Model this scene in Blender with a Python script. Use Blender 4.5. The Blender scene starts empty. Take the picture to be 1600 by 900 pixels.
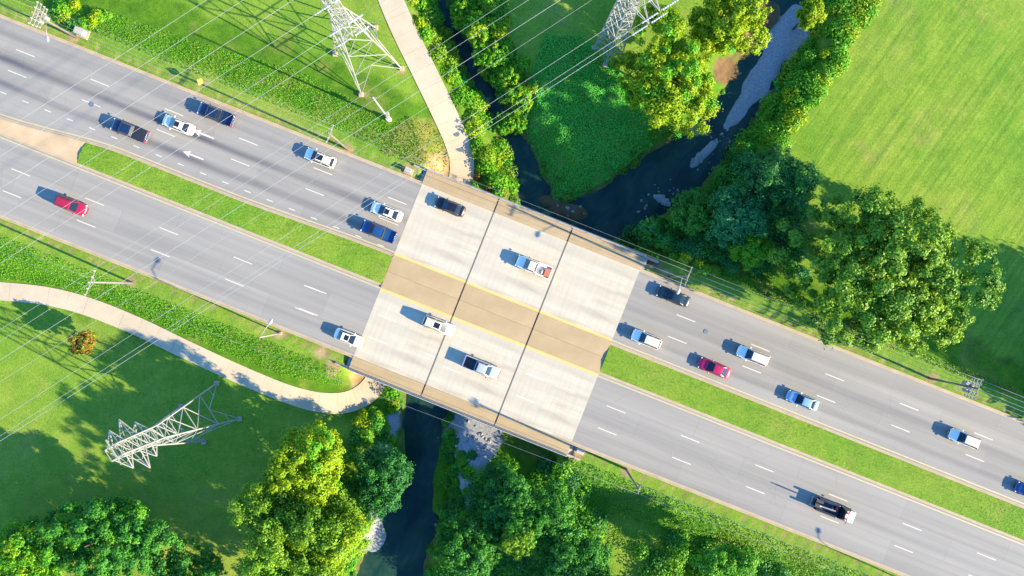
import bpy, bmesh, math, random
import numpy as np
from mathutils import Vector, Matrix

# ------------------------------------------------------------------ camera, sky, sun, exposure
SC = bpy.context.scene
COL = SC.collection
CAM_H = 104.0            # camera height above the road (m)
SPX = 10.25              # photo pixels per metre on the road
SUN_EL = math.radians(21.0)
SUN_DIR = Vector((0.914 * math.cos(SUN_EL), -0.405 * math.cos(SUN_EL), math.sin(SUN_EL)))

cam_d = bpy.data.cameras.new('camera')
cam = bpy.data.objects.new('camera', cam_d); COL.objects.link(cam)
cam.location = (0, 0, CAM_H)
cam_d.sensor_width = 36.0
cam_d.lens = 36.0 * CAM_H / (1600 / SPX)
cam_d.clip_start = 1.0; cam_d.clip_end = 6000
SC.camera = cam

w = bpy.data.worlds.new('World'); SC.world = w; w.use_nodes = True
nt = w.node_tree; nt.nodes.clear()
sky = nt.nodes.new('ShaderNodeTexSky'); sky.sky_type = 'NISHITA'; sky.sun_disc = False
sky.sun_elevation = SUN_EL
sky.sun_rotation = math.atan2(SUN_DIR.x, SUN_DIR.y)
sky.air_density = 1.15; sky.dust_density = 0.0; sky.ozone_density = 10.0
bg = nt.nodes.new('ShaderNodeBackground'); bg.inputs['Strength'].default_value = 0.128
wo = nt.nodes.new('ShaderNodeOutputWorld')
nt.links.new(sky.outputs[0], bg.inputs[0]); nt.links.new(bg.outputs[0], wo.inputs[0])

sun_d = bpy.data.lights.new('sun', 'SUN'); sun_d.energy = 3.6; sun_d.angle = math.radians(0.53)
sun_d.color = (1.0, 0.87, 0.62)
sun = bpy.data.objects.new('sun', sun_d); COL.objects.link(sun)
sun.rotation_euler = (-SUN_DIR).to_track_quat('-Z', 'Y').to_euler()

SC.view_settings.view_transform = 'Standard'; SC.view_settings.look = 'None'
SC.view_settings.gamma = 1.0; SC.view_settings.use_curve_mapping = False
SC.view_settings.exposure = 2.2
SC.render.engine = 'CYCLES'
SC.cycles.use_denoising = True
SC.cycles.max_bounces = 6; SC.cycles.diffuse_bounces = 3; SC.cycles.transmission_bounces = 3; SC.cycles.glossy_bounces = 3

# ------------------------------------------------------------------ helpers
RNG = np.random.default_rng(7); random.seed(7)
CA, SA = 0.9294, 0.3690           # road direction (east end points down in the picture)
YAW = -math.atan2(SA, CA)

def P(px, py, z=0.0):
    s = (CAM_H - z) / CAM_H / SPX
    return Vector(((px - 800) * s, -(py - 450) * s, z))
def PX(arr, z=0.0):
    a = np.asarray(arr, float); s = (CAM_H - z) / CAM_H / SPX
    return np.stack([(a[:, 0] - 800) * s, -(a[:, 1] - 450) * s], 1)
def R2W(u, v, z=0.0):             # road metres -> world
    return Vector((u * CA + v * SA, -u * SA + v * CA, z))
def W2R(x, y):
    return x * CA - y * SA, x * SA + y * CA
def lin(r, g, b):
    f = lambda c: (c / 255 / 12.92) if c / 255 <= 0.04045 else ((c / 255 + 0.055) / 1.055) ** 2.4
    return (f(r), f(g), f(b), 1.0)
def sm(t):
    t = np.clip(t, 0, 1); return t * t * (3 - 2 * t)

def tag(o, label=None, cat=None, group=None, kind=None):
    if label: o['label'] = label
    if cat: o['category'] = cat
    if group: o['group'] = group
    if kind: o['kind'] = kind
    return o
def link(name, mesh, mat=None, parent=None):
    o = bpy.data.objects.new(name, mesh); COL.objects.link(o)
    if mat is not None and mesh is not None and not mesh.materials: mesh.materials.append(mat)
    if parent is not None: o.parent = parent
    return o
def empty(name, loc, rz=0.0):
    o = bpy.data.objects.new(name, None); COL.objects.link(o); o.location = loc; o.rotation_euler = (0, 0, rz)
    o.empty_display_size = 0.3
    return o
def mesh_py(name, verts, faces, smooth=False):
    m = bpy.data.meshes.new(name); m.from_pydata([tuple(v) for v in verts], [], faces); m.update()
    if smooth: m.shade_smooth()
    return m
def from_bm(name, bm, smooth=False):
    bmesh.ops.recalc_face_normals(bm, faces=bm.faces)
    m = bpy.data.meshes.new(name); bm.to_mesh(m); bm.free()
    if smooth: m.shade_smooth()
    return m
def smooth_angle(o, deg=40):
    m = o.data; m.shade_smooth()
    bm = bmesh.new(); bm.from_mesh(m)
    for e in bm.edges:
        e.smooth = len(e.link_faces) == 2 and e.calc_face_angle(0) < math.radians(deg)
    bm.to_mesh(m); bm.free()
def box_bm(bm, c, s, rot=None):
    r = bmesh.ops.create_cube(bm, size=1.0)['verts']
    M = Matrix.Translation(c) @ (rot or Matrix.Identity(4)) @ Matrix.Diagonal((s[0], s[1], s[2], 1))
    bmesh.ops.transform(bm, matrix=M, verts=r)
    return r
def box_obj(name, c, s, mat, parent=None, bevel=0.0, rz=0.0, ry=0.0):
    bm = bmesh.new(); box_bm(bm, (0, 0, 0), s)
    if bevel: bmesh.ops.bevel(bm, geom=bm.edges[:], offset=bevel, segments=2, affect='EDGES', profile=0.5)
    o = link(name, from_bm(name, bm), mat, parent); o.location = c; o.rotation_euler = (0, ry, rz)
    return o
UNIT_BAR = None
def bar(name, p, q, t, mat, parent=None, t2=None):
    """a straight steel member from p to q, sharing one mesh per material"""
    p = Vector(p); q = Vector(q); d = q - p
    key = 'bar_' + mat.name
    m = bpy.data.meshes.get(key)
    if m is None:
        bm = bmesh.new(); box_bm(bm, (0, 0, 0.5), (1, 1, 1)); m = from_bm(key, bm); m.materials.append(mat)
    o = link(name, m, None, parent)
    o.location = p; o.rotation_mode = 'QUATERNION'; o.rotation_quaternion = d.to_track_quat('Z', 'X')
    o.scale = (t, t2 or t, d.length)
    return o
def tube(name, pts, r, mat, parent=None, n=8, r2=None):
    """tapered tube along points"""
    pts = [Vector(p) for p in pts]; vs = []; fs = []; N = len(pts)
    for i, p in enumerate(pts):
        d = (pts[min(i + 1, N - 1)] - pts[max(i - 1, 0)]).normalized()
        q = d.to_track_quat('Z', 'X'); rr = r + ((r2 if r2 is not None else r) - r) * i / (N - 1)
        for k in range(n):
            a = 2 * math.pi * k / n
            vs.append(p + q @ Vector((math.cos(a) * rr, math.sin(a) * rr, 0)))
    for i in range(N - 1):
        for k in range(n):
            a, b = i * n + k, i * n + (k + 1) % n
            fs.append((a, b, b + n, a + n))
    fs.append(tuple(range(n))[::-1]); fs.append(tuple(range((N - 1) * n, N * n)))
    return link(name, mesh_py(name, vs, fs, True), mat, parent)

# ------------------------------------------------------------------ materials
class NB:
    def __init__(s, name):
        s.m = bpy.data.materials.new(name); s.m.use_nodes = True; s.t = s.m.node_tree
        s.b = s.t.nodes['Principled BSDF']
    def n(s, typ, **kw):
        o = s.t.nodes.new(typ)
        for k, v in kw.items(): setattr(o, k, v)
        return o
    def l(s, a, b): s.t.links.new(a, b)
    def coord(s, scale=(1, 1, 1), rot=(0, 0, 0), space='Object'):
        if space == 'World':
            g = s.n('ShaderNodeNewGeometry'); src = g.outputs['Position']
        else:
            tc = s.n('ShaderNodeTexCoord'); src = tc.outputs['Object']
        if any(rot):
            m0 = s.n('ShaderNodeMapping'); m0.inputs['Rotation'].default_value = rot; s.l(src, m0.inputs[0]); src = m0.outputs[0]
        m = s.n('ShaderNodeMapping'); m.inputs['Scale'].default_value = scale
        s.l(src, m.inputs[0]); return m.outputs[0]
    def noise(s, vec, scale, detail=4, rough=0.55, dist=0.0):
        o = s.n('ShaderNodeTexNoise'); o.inputs['Scale'].default_value = scale; o.inputs['Detail'].default_value = detail
        o.inputs['Roughness'].default_value = rough; o.inputs['Distortion'].default_value = dist
        s.l(vec, o.inputs['Vector']); return o.outputs[0]
    def ramp(s, fac, stops):
        o = s.n('ShaderNodeValToRGB'); cr = o.color_ramp
        while len(cr.elements) > 1: cr.elements.remove(cr.elements[-1])
        for i, (p, c) in enumerate(stops):
            e = cr.elements[0] if i == 0 else cr.elements.new(p)
            e.position = p; e.color = c if len(c) == 4 else (*c, 1)
        s.l(fac, o.inputs[0]); return o.outputs[0]
    def mix(s, fac, a, b, mode='MIX'):
        o = s.n('ShaderNodeMix', data_type='RGBA', blend_type=mode)
        for i, x in ((0, fac), (6, a), (7, b)):
            if hasattr(x, 'links') or hasattr(x, 'is_linked'): s.l(x, o.inputs[i])
            elif i == 0: o.inputs[0].default_value = x
            else: o.inputs[i].default_value = x if len(x) == 4 else (*x, 1)
        return o.outputs[2]
    def bump(s, h, strength, dist):
        o = s.n('ShaderNodeBump'); o.inputs['Strength'].default_value = strength; o.inputs['Distance'].default_value = dist
        s.l(h, o.inputs['Height']); s.l(o.outputs[0], s.b.inputs['Normal'])
    def math(s, op, a, b=0.5):
        o = s.n('ShaderNodeMath', operation=op)
        for i, x in ((0, a), (1, b)):
            if hasattr(x, 'is_linked'): s.l(x, o.inputs[i])
            else: o.inputs[i].default_value = x
        return o.outputs[0]
def g3(v): return (v, v, v, 1)

def mat_plain(name, col, rough=0.6, metal=0.0, var=0.12, nscale=3.0, bump=0.0):
    b = NB(name); c = b.coord()
    f = b.noise(c, nscale, 5)
    b.l(b.mix(f, tuple(x * (1 - var) for x in col[:3]), tuple(min(1, x * (1 + var)) for x in col[:3])), b.b.inputs['Base Color'])
    b.b.inputs['Roughness'].default_value = rough; b.b.inputs['Metallic'].default_value = metal
    if bump: b.bump(f, bump, 0.02)
    return b.m

def mat_asphalt():
    b = NB('asphalt')
    big = b.noise(b.coord((0.03, 0.25, 1)), 1.0, 5)
    streak = b.noise(b.coord((0.012, 0.9, 1)), 1.0, 4, 0.6)
    fine = b.noise(b.coord(), 9.0, 6, 0.7)
    base = b.ramp(big, [(0.3, (0.275, 0.25, 0.205)), (0.7, (0.33, 0.298, 0.238))])
    c1 = b.mix(0.5, base, b.ramp(streak, [(0.3, g3(0.62)), (0.6, g3(1.0))]), 'MULTIPLY')
    # oil and tyre darkening down the middle of the lanes, strongest on the west-bound side
    tc = b.n('ShaderNodeTexCoord'); sep = b.n('ShaderNodeSeparateXYZ'); b.l(tc.outputs['Object'], sep.inputs[0])
    wob = b.math('MULTIPLY', b.math('SUBTRACT', b.noise(b.coord((0.05, 0.05, 1)), 1.0, 2), 0.5), 0.9)
    v = b.math('ADD', sep.outputs[1], wob)
    tot = None
    for v0, wd, st in ((7.6, 0.55, 0.45), (3.9, 0.62, 1.0), (0.35, 0.6, 0.85), (-9.3, .6, .12), (-13.0, .7, .18), (-16.6, .6, .12)):
        d = b.math('DIVIDE', b.math('SUBTRACT', v, v0), wd)
        e = b.math('MULTIPLY', b.math('POWER', 2.718, b.math('MULTIPLY', b.math('MULTIPLY', d, d), -1.0)), st)
        tot = e if tot is None else b.math('ADD', tot, e)
    along = b.ramp(b.noise(b.coord((0.022, 0.0, 0.0)), 1.0, 3, 0.6), [(0.34, g3(0.2)), (0.58, g3(1))])
    west = b.n('ShaderNodeMapRange'); b.l(sep.outputs[0], west.inputs[0])
    west.inputs[1].default_value = 30; west.inputs[2].default_value = -70; west.inputs[3].default_value = 0.25; west.inputs[4].default_value = 1.0
    fac = b.math('MULTIPLY', b.math('MULTIPLY', tot, along), west.outputs[0])
    c2 = b.mix(b.math('MULTIPLY', fac, 0.95), c1, (0.045, 0.045, 0.06))
    c3 = b.mix(0.5, c2, b.ramp(fine, [(0.25, g3(0.62)), (0.75, g3(1.18))]), 'MULTIPLY')
    # fine cracks and patches
    vo = b.n('ShaderNodeTexVoronoi', feature='DISTANCE_TO_EDGE'); vo.inputs['Scale'].default_value = 0.13
    b.l(b.coord((1, 2.0, 1)), vo.inputs['Vector'])
    crack = b.ramp(vo.outputs[0], [(0.0, g3(0.75)), (0.008, g3(1.0))])
    c4 = b.mix(b.ramp(b.noise(b.coord((.03, .03, .03)), 1, 2), [(0.5, g3(0)), (0.6, g3(.6))]), c3, crack, 'MULTIPLY')
    br = b.n('ShaderNodeTexBrick'); br.inputs['Scale'].default_value = 1.0; br.inputs['Brick Width'].default_value = 17.0; br.inputs['Row Height'].default_value = 3.62
    br.inputs['Mortar Size'].default_value = 0.035; br.inputs['Color1'].default_value = g3(0.93); br.inputs['Color2'].default_value = g3(1.05); br.inputs['Mortar'].default_value = g3(0.80)
    b.l(b.coord(), br.inputs['Vector'])
    c4 = b.mix(0.75, c4, br.outputs['Color'], 'MULTIPLY')
    b.l(c4, b.b.inputs['Base Color']); b.b.inputs['Roughness'].default_value = 0.85
    b.b.inputs['Specular IOR Level'].default_value = 0.25
    b.bump(fine, 0.25, 0.01)
    return b.m

def mat_deck():
    b = NB('bridge_concrete')
    big = b.noise(b.coord((0.15, 0.35, 1)), 1.0, 5)
    tine = b.noise(b.coord((2.6, 0.16, 1)), 1.0, 3, 0.6)
    along = b.noise(b.coord((0.03, 0.8, 1)), 1.0, 4)
    fine = b.noise(b.coord(), 7.0, 6, 0.7)
    base = b.ramp(big, [(0.3, (0.46, 0.395, 0.275)), (0.7, (0.50, 0.43, 0.30))])
    c = b.mix(0.75, base, b.ramp(tine, [(0.35, g3(0.93)), (0.65, g3(1.04))]), 'MULTIPLY')
    c = b.mix(0.7, c, b.ramp(along, [(0.3, g3(0.84)), (0.62, g3(1.04))]), 'MULTIPLY')
    c = b.mix(0.4, c, b.ramp(fine, [(0.3, g3(0.8)), (0.7, g3(1.08))]), 'MULTIPLY')
    tc = b.n('ShaderNodeTexCoord'); sep = b.n('ShaderNodeSeparateXYZ'); b.l(tc.outputs['Object'], sep.inputs[0])
    lane = b.n('ShaderNodeMath', operation='SINE'); b.l(b.math('MULTIPLY', sep.outputs[1], 1.70), lane.inputs[0])
    lw = b.math('MULTIPLY', b.ramp(lane.outputs[0], [(0.1, g3(0)), (1.0, g3(1))]), b.ramp(b.noise(b.coord((.08, .3, 1)), 1, 4), [(.35, g3(0.1)), (.65, g3(.55))]))
    c = b.mix(lw, c, (0.33, 0.285, 0.205))
    # oil stains in the wheel tracks
    spots = b.noise(b.coord((0.06, 0.5, 1)), 1.3, 3)
    c = b.mix(b.ramp(spots, [(0.56, g3(0)), (0.74, g3(0.45))]), c, (0.22, 0.165, 0.10))
    b.l(c, b.b.inputs['Base Color']); b.b.inputs['Roughness'].default_value = 0.8
    b.bump(fine, 0.2, 0.01)
    return b.m

def mat_concrete(name, c0, c1, scale=0.5, space='Object'):
    b = NB(name); co = b.coord(space=space)
    f = b.noise(co, scale, 6, 0.6); fine = b.noise(co, 8.0, 5, 0.7)
    c = b.ramp(f, [(0.3, c0), (0.7, c1)])
    c = b.mix(0.5, c, b.ramp(fine, [(0.25, g3(0.72)), (0.75, g3(1.12))]), 'MULTIPLY')
    b.l(c, b.b.inputs['Base Color']); b.b.inputs['Roughness'].default_value = 0.85
    b.bump(fine, 0.2, 0.01)
    return b.m

def mat_ground():
    b = NB('ground_cover')
    at = b.n('ShaderNodeAttribute', attribute_name='cover'); sp = b.n('ShaderNodeSeparateColor'); b.l(at.outputs['Color'], sp.inputs[0])
    at2 = b.n('ShaderNodeAttribute', attribute_name='cover2'); sp2 = b.n('ShaderNodeSeparateColor'); b.l(at2.outputs['Color'], sp2.inputs[0])
    co = b.coord(space='World')
    big = b.noise(co, 0.06, 5, 0.6); mid = b.noise(co, 0.45, 5, 0.65); fine = b.noise(co, 3.2, 6, 0.75)
    blade = b.noise(b.coord((5, 5, 5), space='World'), 1.6, 3, 0.8)
    # mowing streaks run from the thicket corner up the field
    ang = math.atan2(240, 170)
    st = b.noise(b.coord((0.05, 1.5, 1), (0, 0, -ang), 'World'), 1.0, 4, 0.65)
    lawn = b.ramp(big, [(0.32, (0.13, 0.26, 0.022)), (0.55, (0.185, 0.285, 0.028)), (0.72, (0.24, 0.30, 0.042))])
    dry = b.noise(co, 0.13, 6, 0.7, 0.5)
    lawn = b.mix(b.ramp(dry, [(0.55, g3(0)), (0.72, g3(.75))]), lawn, (0.27, 0.27, 0.06))
    lawn = b.mix(0.8, lawn, b.ramp(mid, [(0.3, (0.72, 0.82, 0.75)), (0.7, (1.18, 1.08, 1.1))]), 'MULTIPLY')
    mow = b.mix(0.85, lawn, b.ramp(st, [(0.32, (0.66, 0.80, 0.85)), (0.5, g3(1)), (0.68, (1.34, 1.18, 1.25))]), 'MULTIPLY')
    lawn = b.mix(sp2.outputs[0], lawn, mow)
    rough = b.ramp(mid, [(0.3, (0.045, 0.13, 0.008)), (0.55, (0.085, 0.19, 0.01)), (0.75, (0.15, 0.215, 0.02))])
    straw = b.ramp(mid, [(0.3, (0.12, 0.16, 0.02)), (0.7, (0.30, 0.25, 0.07))])
    c = b.mix(sp.outputs[0], lawn, rough)
    c = b.mix(sp2.outputs[1], c, straw)
    c = b.mix(0.75, c, b.ramp(fine, [(0.28, g3(0.55)), (0.72, g3(1.3))]), 'MULTIPLY')
    c = b.mix(0.6, c, b.ramp(blade, [(0.3, g3(0.65)), (0.7, g3(1.25))]), 'MULTIPLY')
    grav = b.ramp(fine, [(0.3, (0.17, 0.17, 0.16)), (0.7, (0.38, 0.37, 0.34))])
    c = b.mix(sp.outputs[1], c, grav)
    dirt = b.ramp(mid, [(0.3, (0.26, 0.15, 0.07)), (0.7, (0.46, 0.31, 0.17))])
    c = b.mix(sp.outputs[2], c, dirt)
    mud = b.ramp(mid, [(0.3, (0.075, 0.05, 0.025)), (0.7, (0.18, 0.11, 0.05))])
    c = b.mix(sp2.outputs[2], c, mud)
    b.l(c, b.b.inputs['Base Color']); b.b.inputs['Roughness'].default_value = 0.95
    b.b.inputs['Specular IOR Level'].default_value = 0.1
    h = b.math('ADD', b.math('MULTIPLY', fine, 0.7), b.math('MULTIPLY', blade, 0.5))
    b.bump(h, 0.55, 0.12)
    return b.m

def mat_leaf():
    b = NB('leaf'); t = b.t
    at = b.n('ShaderNodeAttribute', attribute_name='tint')
    b.l(at.outputs['Color'], b.b.inputs['Base Color']); b.b.inputs['Roughness'].default_value = 0.55
    b.b.inputs['Specular IOR Level'].default_value = 0.25
    tr = b.n('ShaderNodeBsdfTranslucent')
    hs = b.mix(1.0, at.outputs['Color'], (1.25, 1.15, 0.35), 'MULTIPLY'); b.l(hs, tr.inputs[0])
    ms = b.n('ShaderNodeMixShader'); ms.inputs[0].default_value = 0.25
    out = t.nodes['Material Output']
    b.l(b.b.outputs[0], ms.inputs[1]); b.l(tr.outputs[0], ms.inputs[2]); b.l(ms.outputs[0], out.inputs[0])
    return b.m

def mat_water():
    b = NB('river_water')
    co = b.coord(space='World')
    n1 = b.noise(b.coord((1, .45, 1), (0, 0, .55), 'World'), 0.28, 6, 0.65, 0.8); n2 = b.noise(co, 1.6, 4, 0.6, 0.4)
    c = b.ramp(n1, [(0.3, (0.004, 0.022, 0.018)), (0.5, (0.010, 0.040, 0.028)), (0.62, (0.022, 0.055, 0.034)), (0.75, (0.06, 0.075, 0.035))])
    b.l(c, b.b.inputs['Base Color']); b.b.inputs['Roughness'].default_value = 0.12
    b.b.inputs['IOR'].default_value = 1.33; b.b.inputs['Specular IOR Level'].default_value = 0.3
    b.bump(n2, 0.25, 0.08)
    return b.m

def mat_paint(name, col, metal=0.0):
    b = NB(name); f = b.noise(b.coord(), 2.0, 3)
    b.l(b.mix(f, tuple(x * 0.94 for x in col[:3]), tuple(min(1, x * 1.05) for x in col[:3])), b.b.inputs['Base Color'])
    b.b.inputs['Roughness'].default_value = 0.32; b.b.inputs['Metallic'].default_value = metal
    b.b.inputs['Coat Weight'].default_value = 0.4; b.b.inputs['Coat Roughness'].default_value = 0.05
    return b.m

M = {}
M['asphalt'] = mat_asphalt(); M['deck'] = mat_deck(); M['ground'] = mat_ground(); M['leaf'] = mat_leaf(); M['water'] = mat_water()
M['path'] = mat_concrete('path_concrete', (0.44, 0.345, 0.21, 1), (0.53, 0.425, 0.27, 1), 0.25)
M['kerb'] = mat_concrete('kerb_concrete', (0.36, 0.265, 0.155, 1), (0.46, 0.35, 0.215, 1), 0.6)
M['tan'] = mat_concrete('tan_concrete', (0.345, 0.24, 0.11, 1), (0.42, 0.295, 0.145, 1), 0.3)
M['island'] = mat_concrete('island_concrete', (0.42, 0.28, 0.14, 1), (0.53, 0.37, 0.20, 1), 0.3)
M['abut'] = mat_concrete('abutment_concrete', (0.30, 0.28, 0.24, 1), (0.42, 0.39, 0.34, 1), 0.4)
M['joint'] = mat_plain('joint_rubber', (0.12, 0.11, 0.09), 0.9)
M['rail'] = mat_plain('rail_metal', (0.42, 0.40, 0.36), 0.45, 0.3)
M['yellow'] = mat_plain('yellow_road_paint', (0.46, 0.36, 0.16), 0.7, 0, 0.25, 2.5)
M['yellow_new'] = mat_plain('yellow_bridge_paint', (0.62, 0.43, 0.055), 0.7, 0, 0.15, 2.5)
M['white'] = mat_plain('white_road_paint', (0.55, 0.49, 0.37), 0.7, 0, 0.12, 3)
M['steel'] = mat_plain('galvanised_steel', (0.30, 0.285, 0.24), 0.65, 0.1)
M['wire'] = mat_plain('aluminium_wire', (0.27, 0.28, 0.28), 0.7, 0.0)
M['wood'] = mat_plain('weathered_wood', (0.19, 0.14, 0.10), 0.9, 0, 0.3, 5)
M['wood_grey'] = mat_plain('grey_wood', (0.20, 0.18, 0.145), 0.9, 0, 0.3, 5)
M['bark'] = mat_plain('bark', (0.10, 0.07, 0.045), 0.95, 0, 0.4, 4, 0.5)
M['glass'] = mat_plain('car_glass', (0.012, 0.018, 0.025), 0.06, 0, 0.05)
M['tyre'] = mat_plain('tyre_rubber', (0.018, 0.018, 0.018), 0.9)
M['rim'] = mat_plain('wheel_rim', (0.5, 0.5, 0.52), 0.3, 0.8)
M['chrome'] = mat_plain('chrome', (0.7, 0.7, 0.72), 0.15, 0.9)
M['headlight'] = mat_plain('headlight_lens', (0.75, 0.77, 0.8), 0.1)
M['taillight'] = mat_plain('taillight_lens', (0.45, 0.02, 0.02), 0.15)
M['trim'] = mat_plain('black_trim', (0.02, 0.02, 0.022), 0.5)
M['c_white'] = mat_paint('paint_white', (0.86, 0.78, 0.60))
M['c_navy'] = mat_paint('paint_navy', (0.007, 0.020, 0.058))
M['c_black'] = mat_paint('paint_black', (0.008, 0.009, 0.012))
M['c_blue'] = mat_paint('paint_blue', (0.010, 0.055, 0.16))
M['c_green'] = mat_paint('paint_dark_green', (0.006, 0.022, 0.028))
M['c_red'] = mat_paint('paint_red', (0.42, 0.004, 0.055))
M['c_crimson'] = mat_paint('paint_crimson', (0.34, 0.008, 0.035))
M['c_silver'] = mat_paint('paint_silver', (0.50, 0.51, 0.52), 0.3)
M['c_grey'] = mat_paint('paint_grey', (0.33, 0.35, 0.37), 0.3)
M['c_ice'] = mat_paint('paint_ice_white', (0.82, 0.76, 0.62))
M['c_steel'] = mat_paint('paint_steel_blue', (0.22, 0.36, 0.46), 0.2)
M['c_orange'] = mat_plain('orange_plastic', (0.50, 0.13, 0.045), 0.6)
M['sign_yellow'] = mat_plain('sign_yellow', (0.90, 0.62, 0.01), 0.5, 0, 0.05)
M['sign_orange'] = mat_plain('sign_orange', (0.85, 0.30, 0.02), 0.5, 0, 0.05)
M['cabinet'] = mat_plain('cream_cabinet', (0.40, 0.34, 0.25), 0.6)
M['iron_shade'] = mat_plain('iron_and_shade', (0.12, 0.14, 0.155), 0.6)
M['stone'] = mat_concrete('river_stone', (0.16, 0.15, 0.13, 1), (0.34, 0.32, 0.28, 1), 1.2, 'World')
M['boom'] = mat_plain('boom_steel', (0.10, 0.11, 0.12), 0.85)
M['porcelain'] = mat_plain('insulator', (0.32, 0.33, 0.33), 0.4)

# ------------------------------------------------------------------ terrain shape
KN, KS = 10.0, -18.85            # kerb faces (v, metres)
YN, YS = -1.75, -7.55            # yellow edge lines
BU0, BU1 = -18.6, 17.1           # bridge ends (u, metres)
BVN, BVS = 12.1, -20.7           # bridge outer edges
WATER_Z = -5.6

def dist_poly(x, y, pts, ws=None):
    """distance to polyline, minus a width that varies along it; also the parameter"""
    best = np.full(x.shape, 1e9); par = np.zeros(x.shape)
    for i in range(len(pts) - 1):
        ax, ay = pts[i]; bx, by = pts[i + 1]
        dx, dy = bx - ax, by - ay; L = dx * dx + dy * dy
        t = np.clip(((x - ax) * dx + (y - ay) * dy) / L, 0, 1)
        d = np.hypot(x - ax - t * dx, y - ay - t * dy)
        if ws is not None: d = d - (ws[i] * (1 - t) + ws[i + 1] * t)
        m = d < best
        best = np.where(m, d, best); par = np.where(m, i + t, par)
    return best, par
def in_poly(x, y, poly):
    r = np.zeros(x.shape, bool); n = len(poly)
    for i in range(n):
        x1, y1 = poly[i]; x2, y2 = poly[(i + 1) % n]
        c = ((y1 > y) != (y2 > y)) & (x < (x2 - x1) * (y - y1) / (y2 - y1 + 1e-12) + x1)
        r ^= c
    return r
def vnoise(x, y, s, seed=0):
    """cheap smooth value noise"""
    x = x * s + seed * 17.3; y = y * s - seed * 9.1
    xi = np.floor(x).astype(np.int64); yi = np.floor(y).astype(np.int64); fx = sm(x - xi); fy = sm(y - yi)
    def h(a, b):
        n = (a * 374761393 + b * 668265263 + seed * 1442695041) & 0x7fffffff
        n = ((n ^ (n >> 13)) * 1274126177) & 0x7fffffff
        return ((n ^ (n >> 16)) & 0xffff) / 65535.0
    return (h(xi, yi) * (1 - fx) + h(xi + 1, yi) * fx) * (1 - fy) + (h(xi, yi + 1) * (1 - fx) + h(xi + 1, yi + 1) * fx) * fy

def rv(lst):
    a = np.array(lst, float); p = PX(a[:, :2], WATER_Z); ws = a[:, 2] / SPX * (CAM_H - WATER_Z) / CAM_H
    return p, ws
CREEK1 = rv([(640, -120, 8), (672, -30, 8), (702, 30, 9), (726, 80, 10), (752, 130, 11), (788, 190, 14), (813, 235, 18), (830, 285, 21), (845, 335, 28), (830, 380, 45)])
CREEK2 = rv([(1290, -130, 30), (1238, -20, 30), (1215, 40, 32), (1192, 95, 34), (1152, 165, 34), (1108, 222, 36), (1052, 272, 46), (985, 318, 46), (925, 342, 40), (860, 375, 45), (800, 440, 50)])
CREEK3 = rv([(860, 350, 40), (800, 440, 46), (740, 530, 42), (668, 620, 36), (660, 660, 34), (662, 710, 27), (662, 765, 30), (640, 815, 44), (618, 870, 48), (600, 930, 54), (575, 1040, 60)])
def river_d(x, y):
    d = np.minimum(np.minimum(dist_poly(x, y, *CREEK1)[0], dist_poly(x, y, *CREEK2)[0]), dist_poly(x, y, *CREEK3)[0])
    return d + (vnoise(x, y, 0.45, 3) - 0.5) * 1.0

PATH_PX = [(585, -90, -2.0), (600, -30, -2.0), (628, 40, -2.0), (662, 110, -2.1), (692, 172, -2.5), (714, 222, -3.2), (722, 258, -3.7), (716, 292, -4.1),
           (690, 345, -4.3), (640, 470, -4.3), (600, 570, -4.2), (584, 602, -4.0), (560, 622, -3.7), (530, 630, -3.3), (490, 627, -2.9), (440, 612, -2.5), (370, 583, -2.2), (290, 546, -2.0),
           (215, 510, -2.0), (140, 480, -2.0), (75, 463, -2.0), (0, 455, -2.0), (-120, 448, -2.0)]
PATH_W = np.array([P(a, b, c) for a, b, c in PATH_PX])
def catmull(p, n=8):
    out = []
    for i in range(len(p) - 1):
        p0, p1, p2, p3 = p[max(i - 1, 0)], p[i], p[i + 1], p[min(i + 2, len(p) - 1)]
        for k in range(n):
            t = k / n
            out.append(0.5 * ((2 * p1) + (-p0 + p2) * t + (2 * p0 - 5 * p1 + 4 * p2 - p3) * t * t + (-p0 + 3 * p1 - 3 * p2 + p3) * t ** 3))
    out.append(p[-1]); return np.array(out)
PATH_S = catmull(PATH_W, 5)

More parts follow.
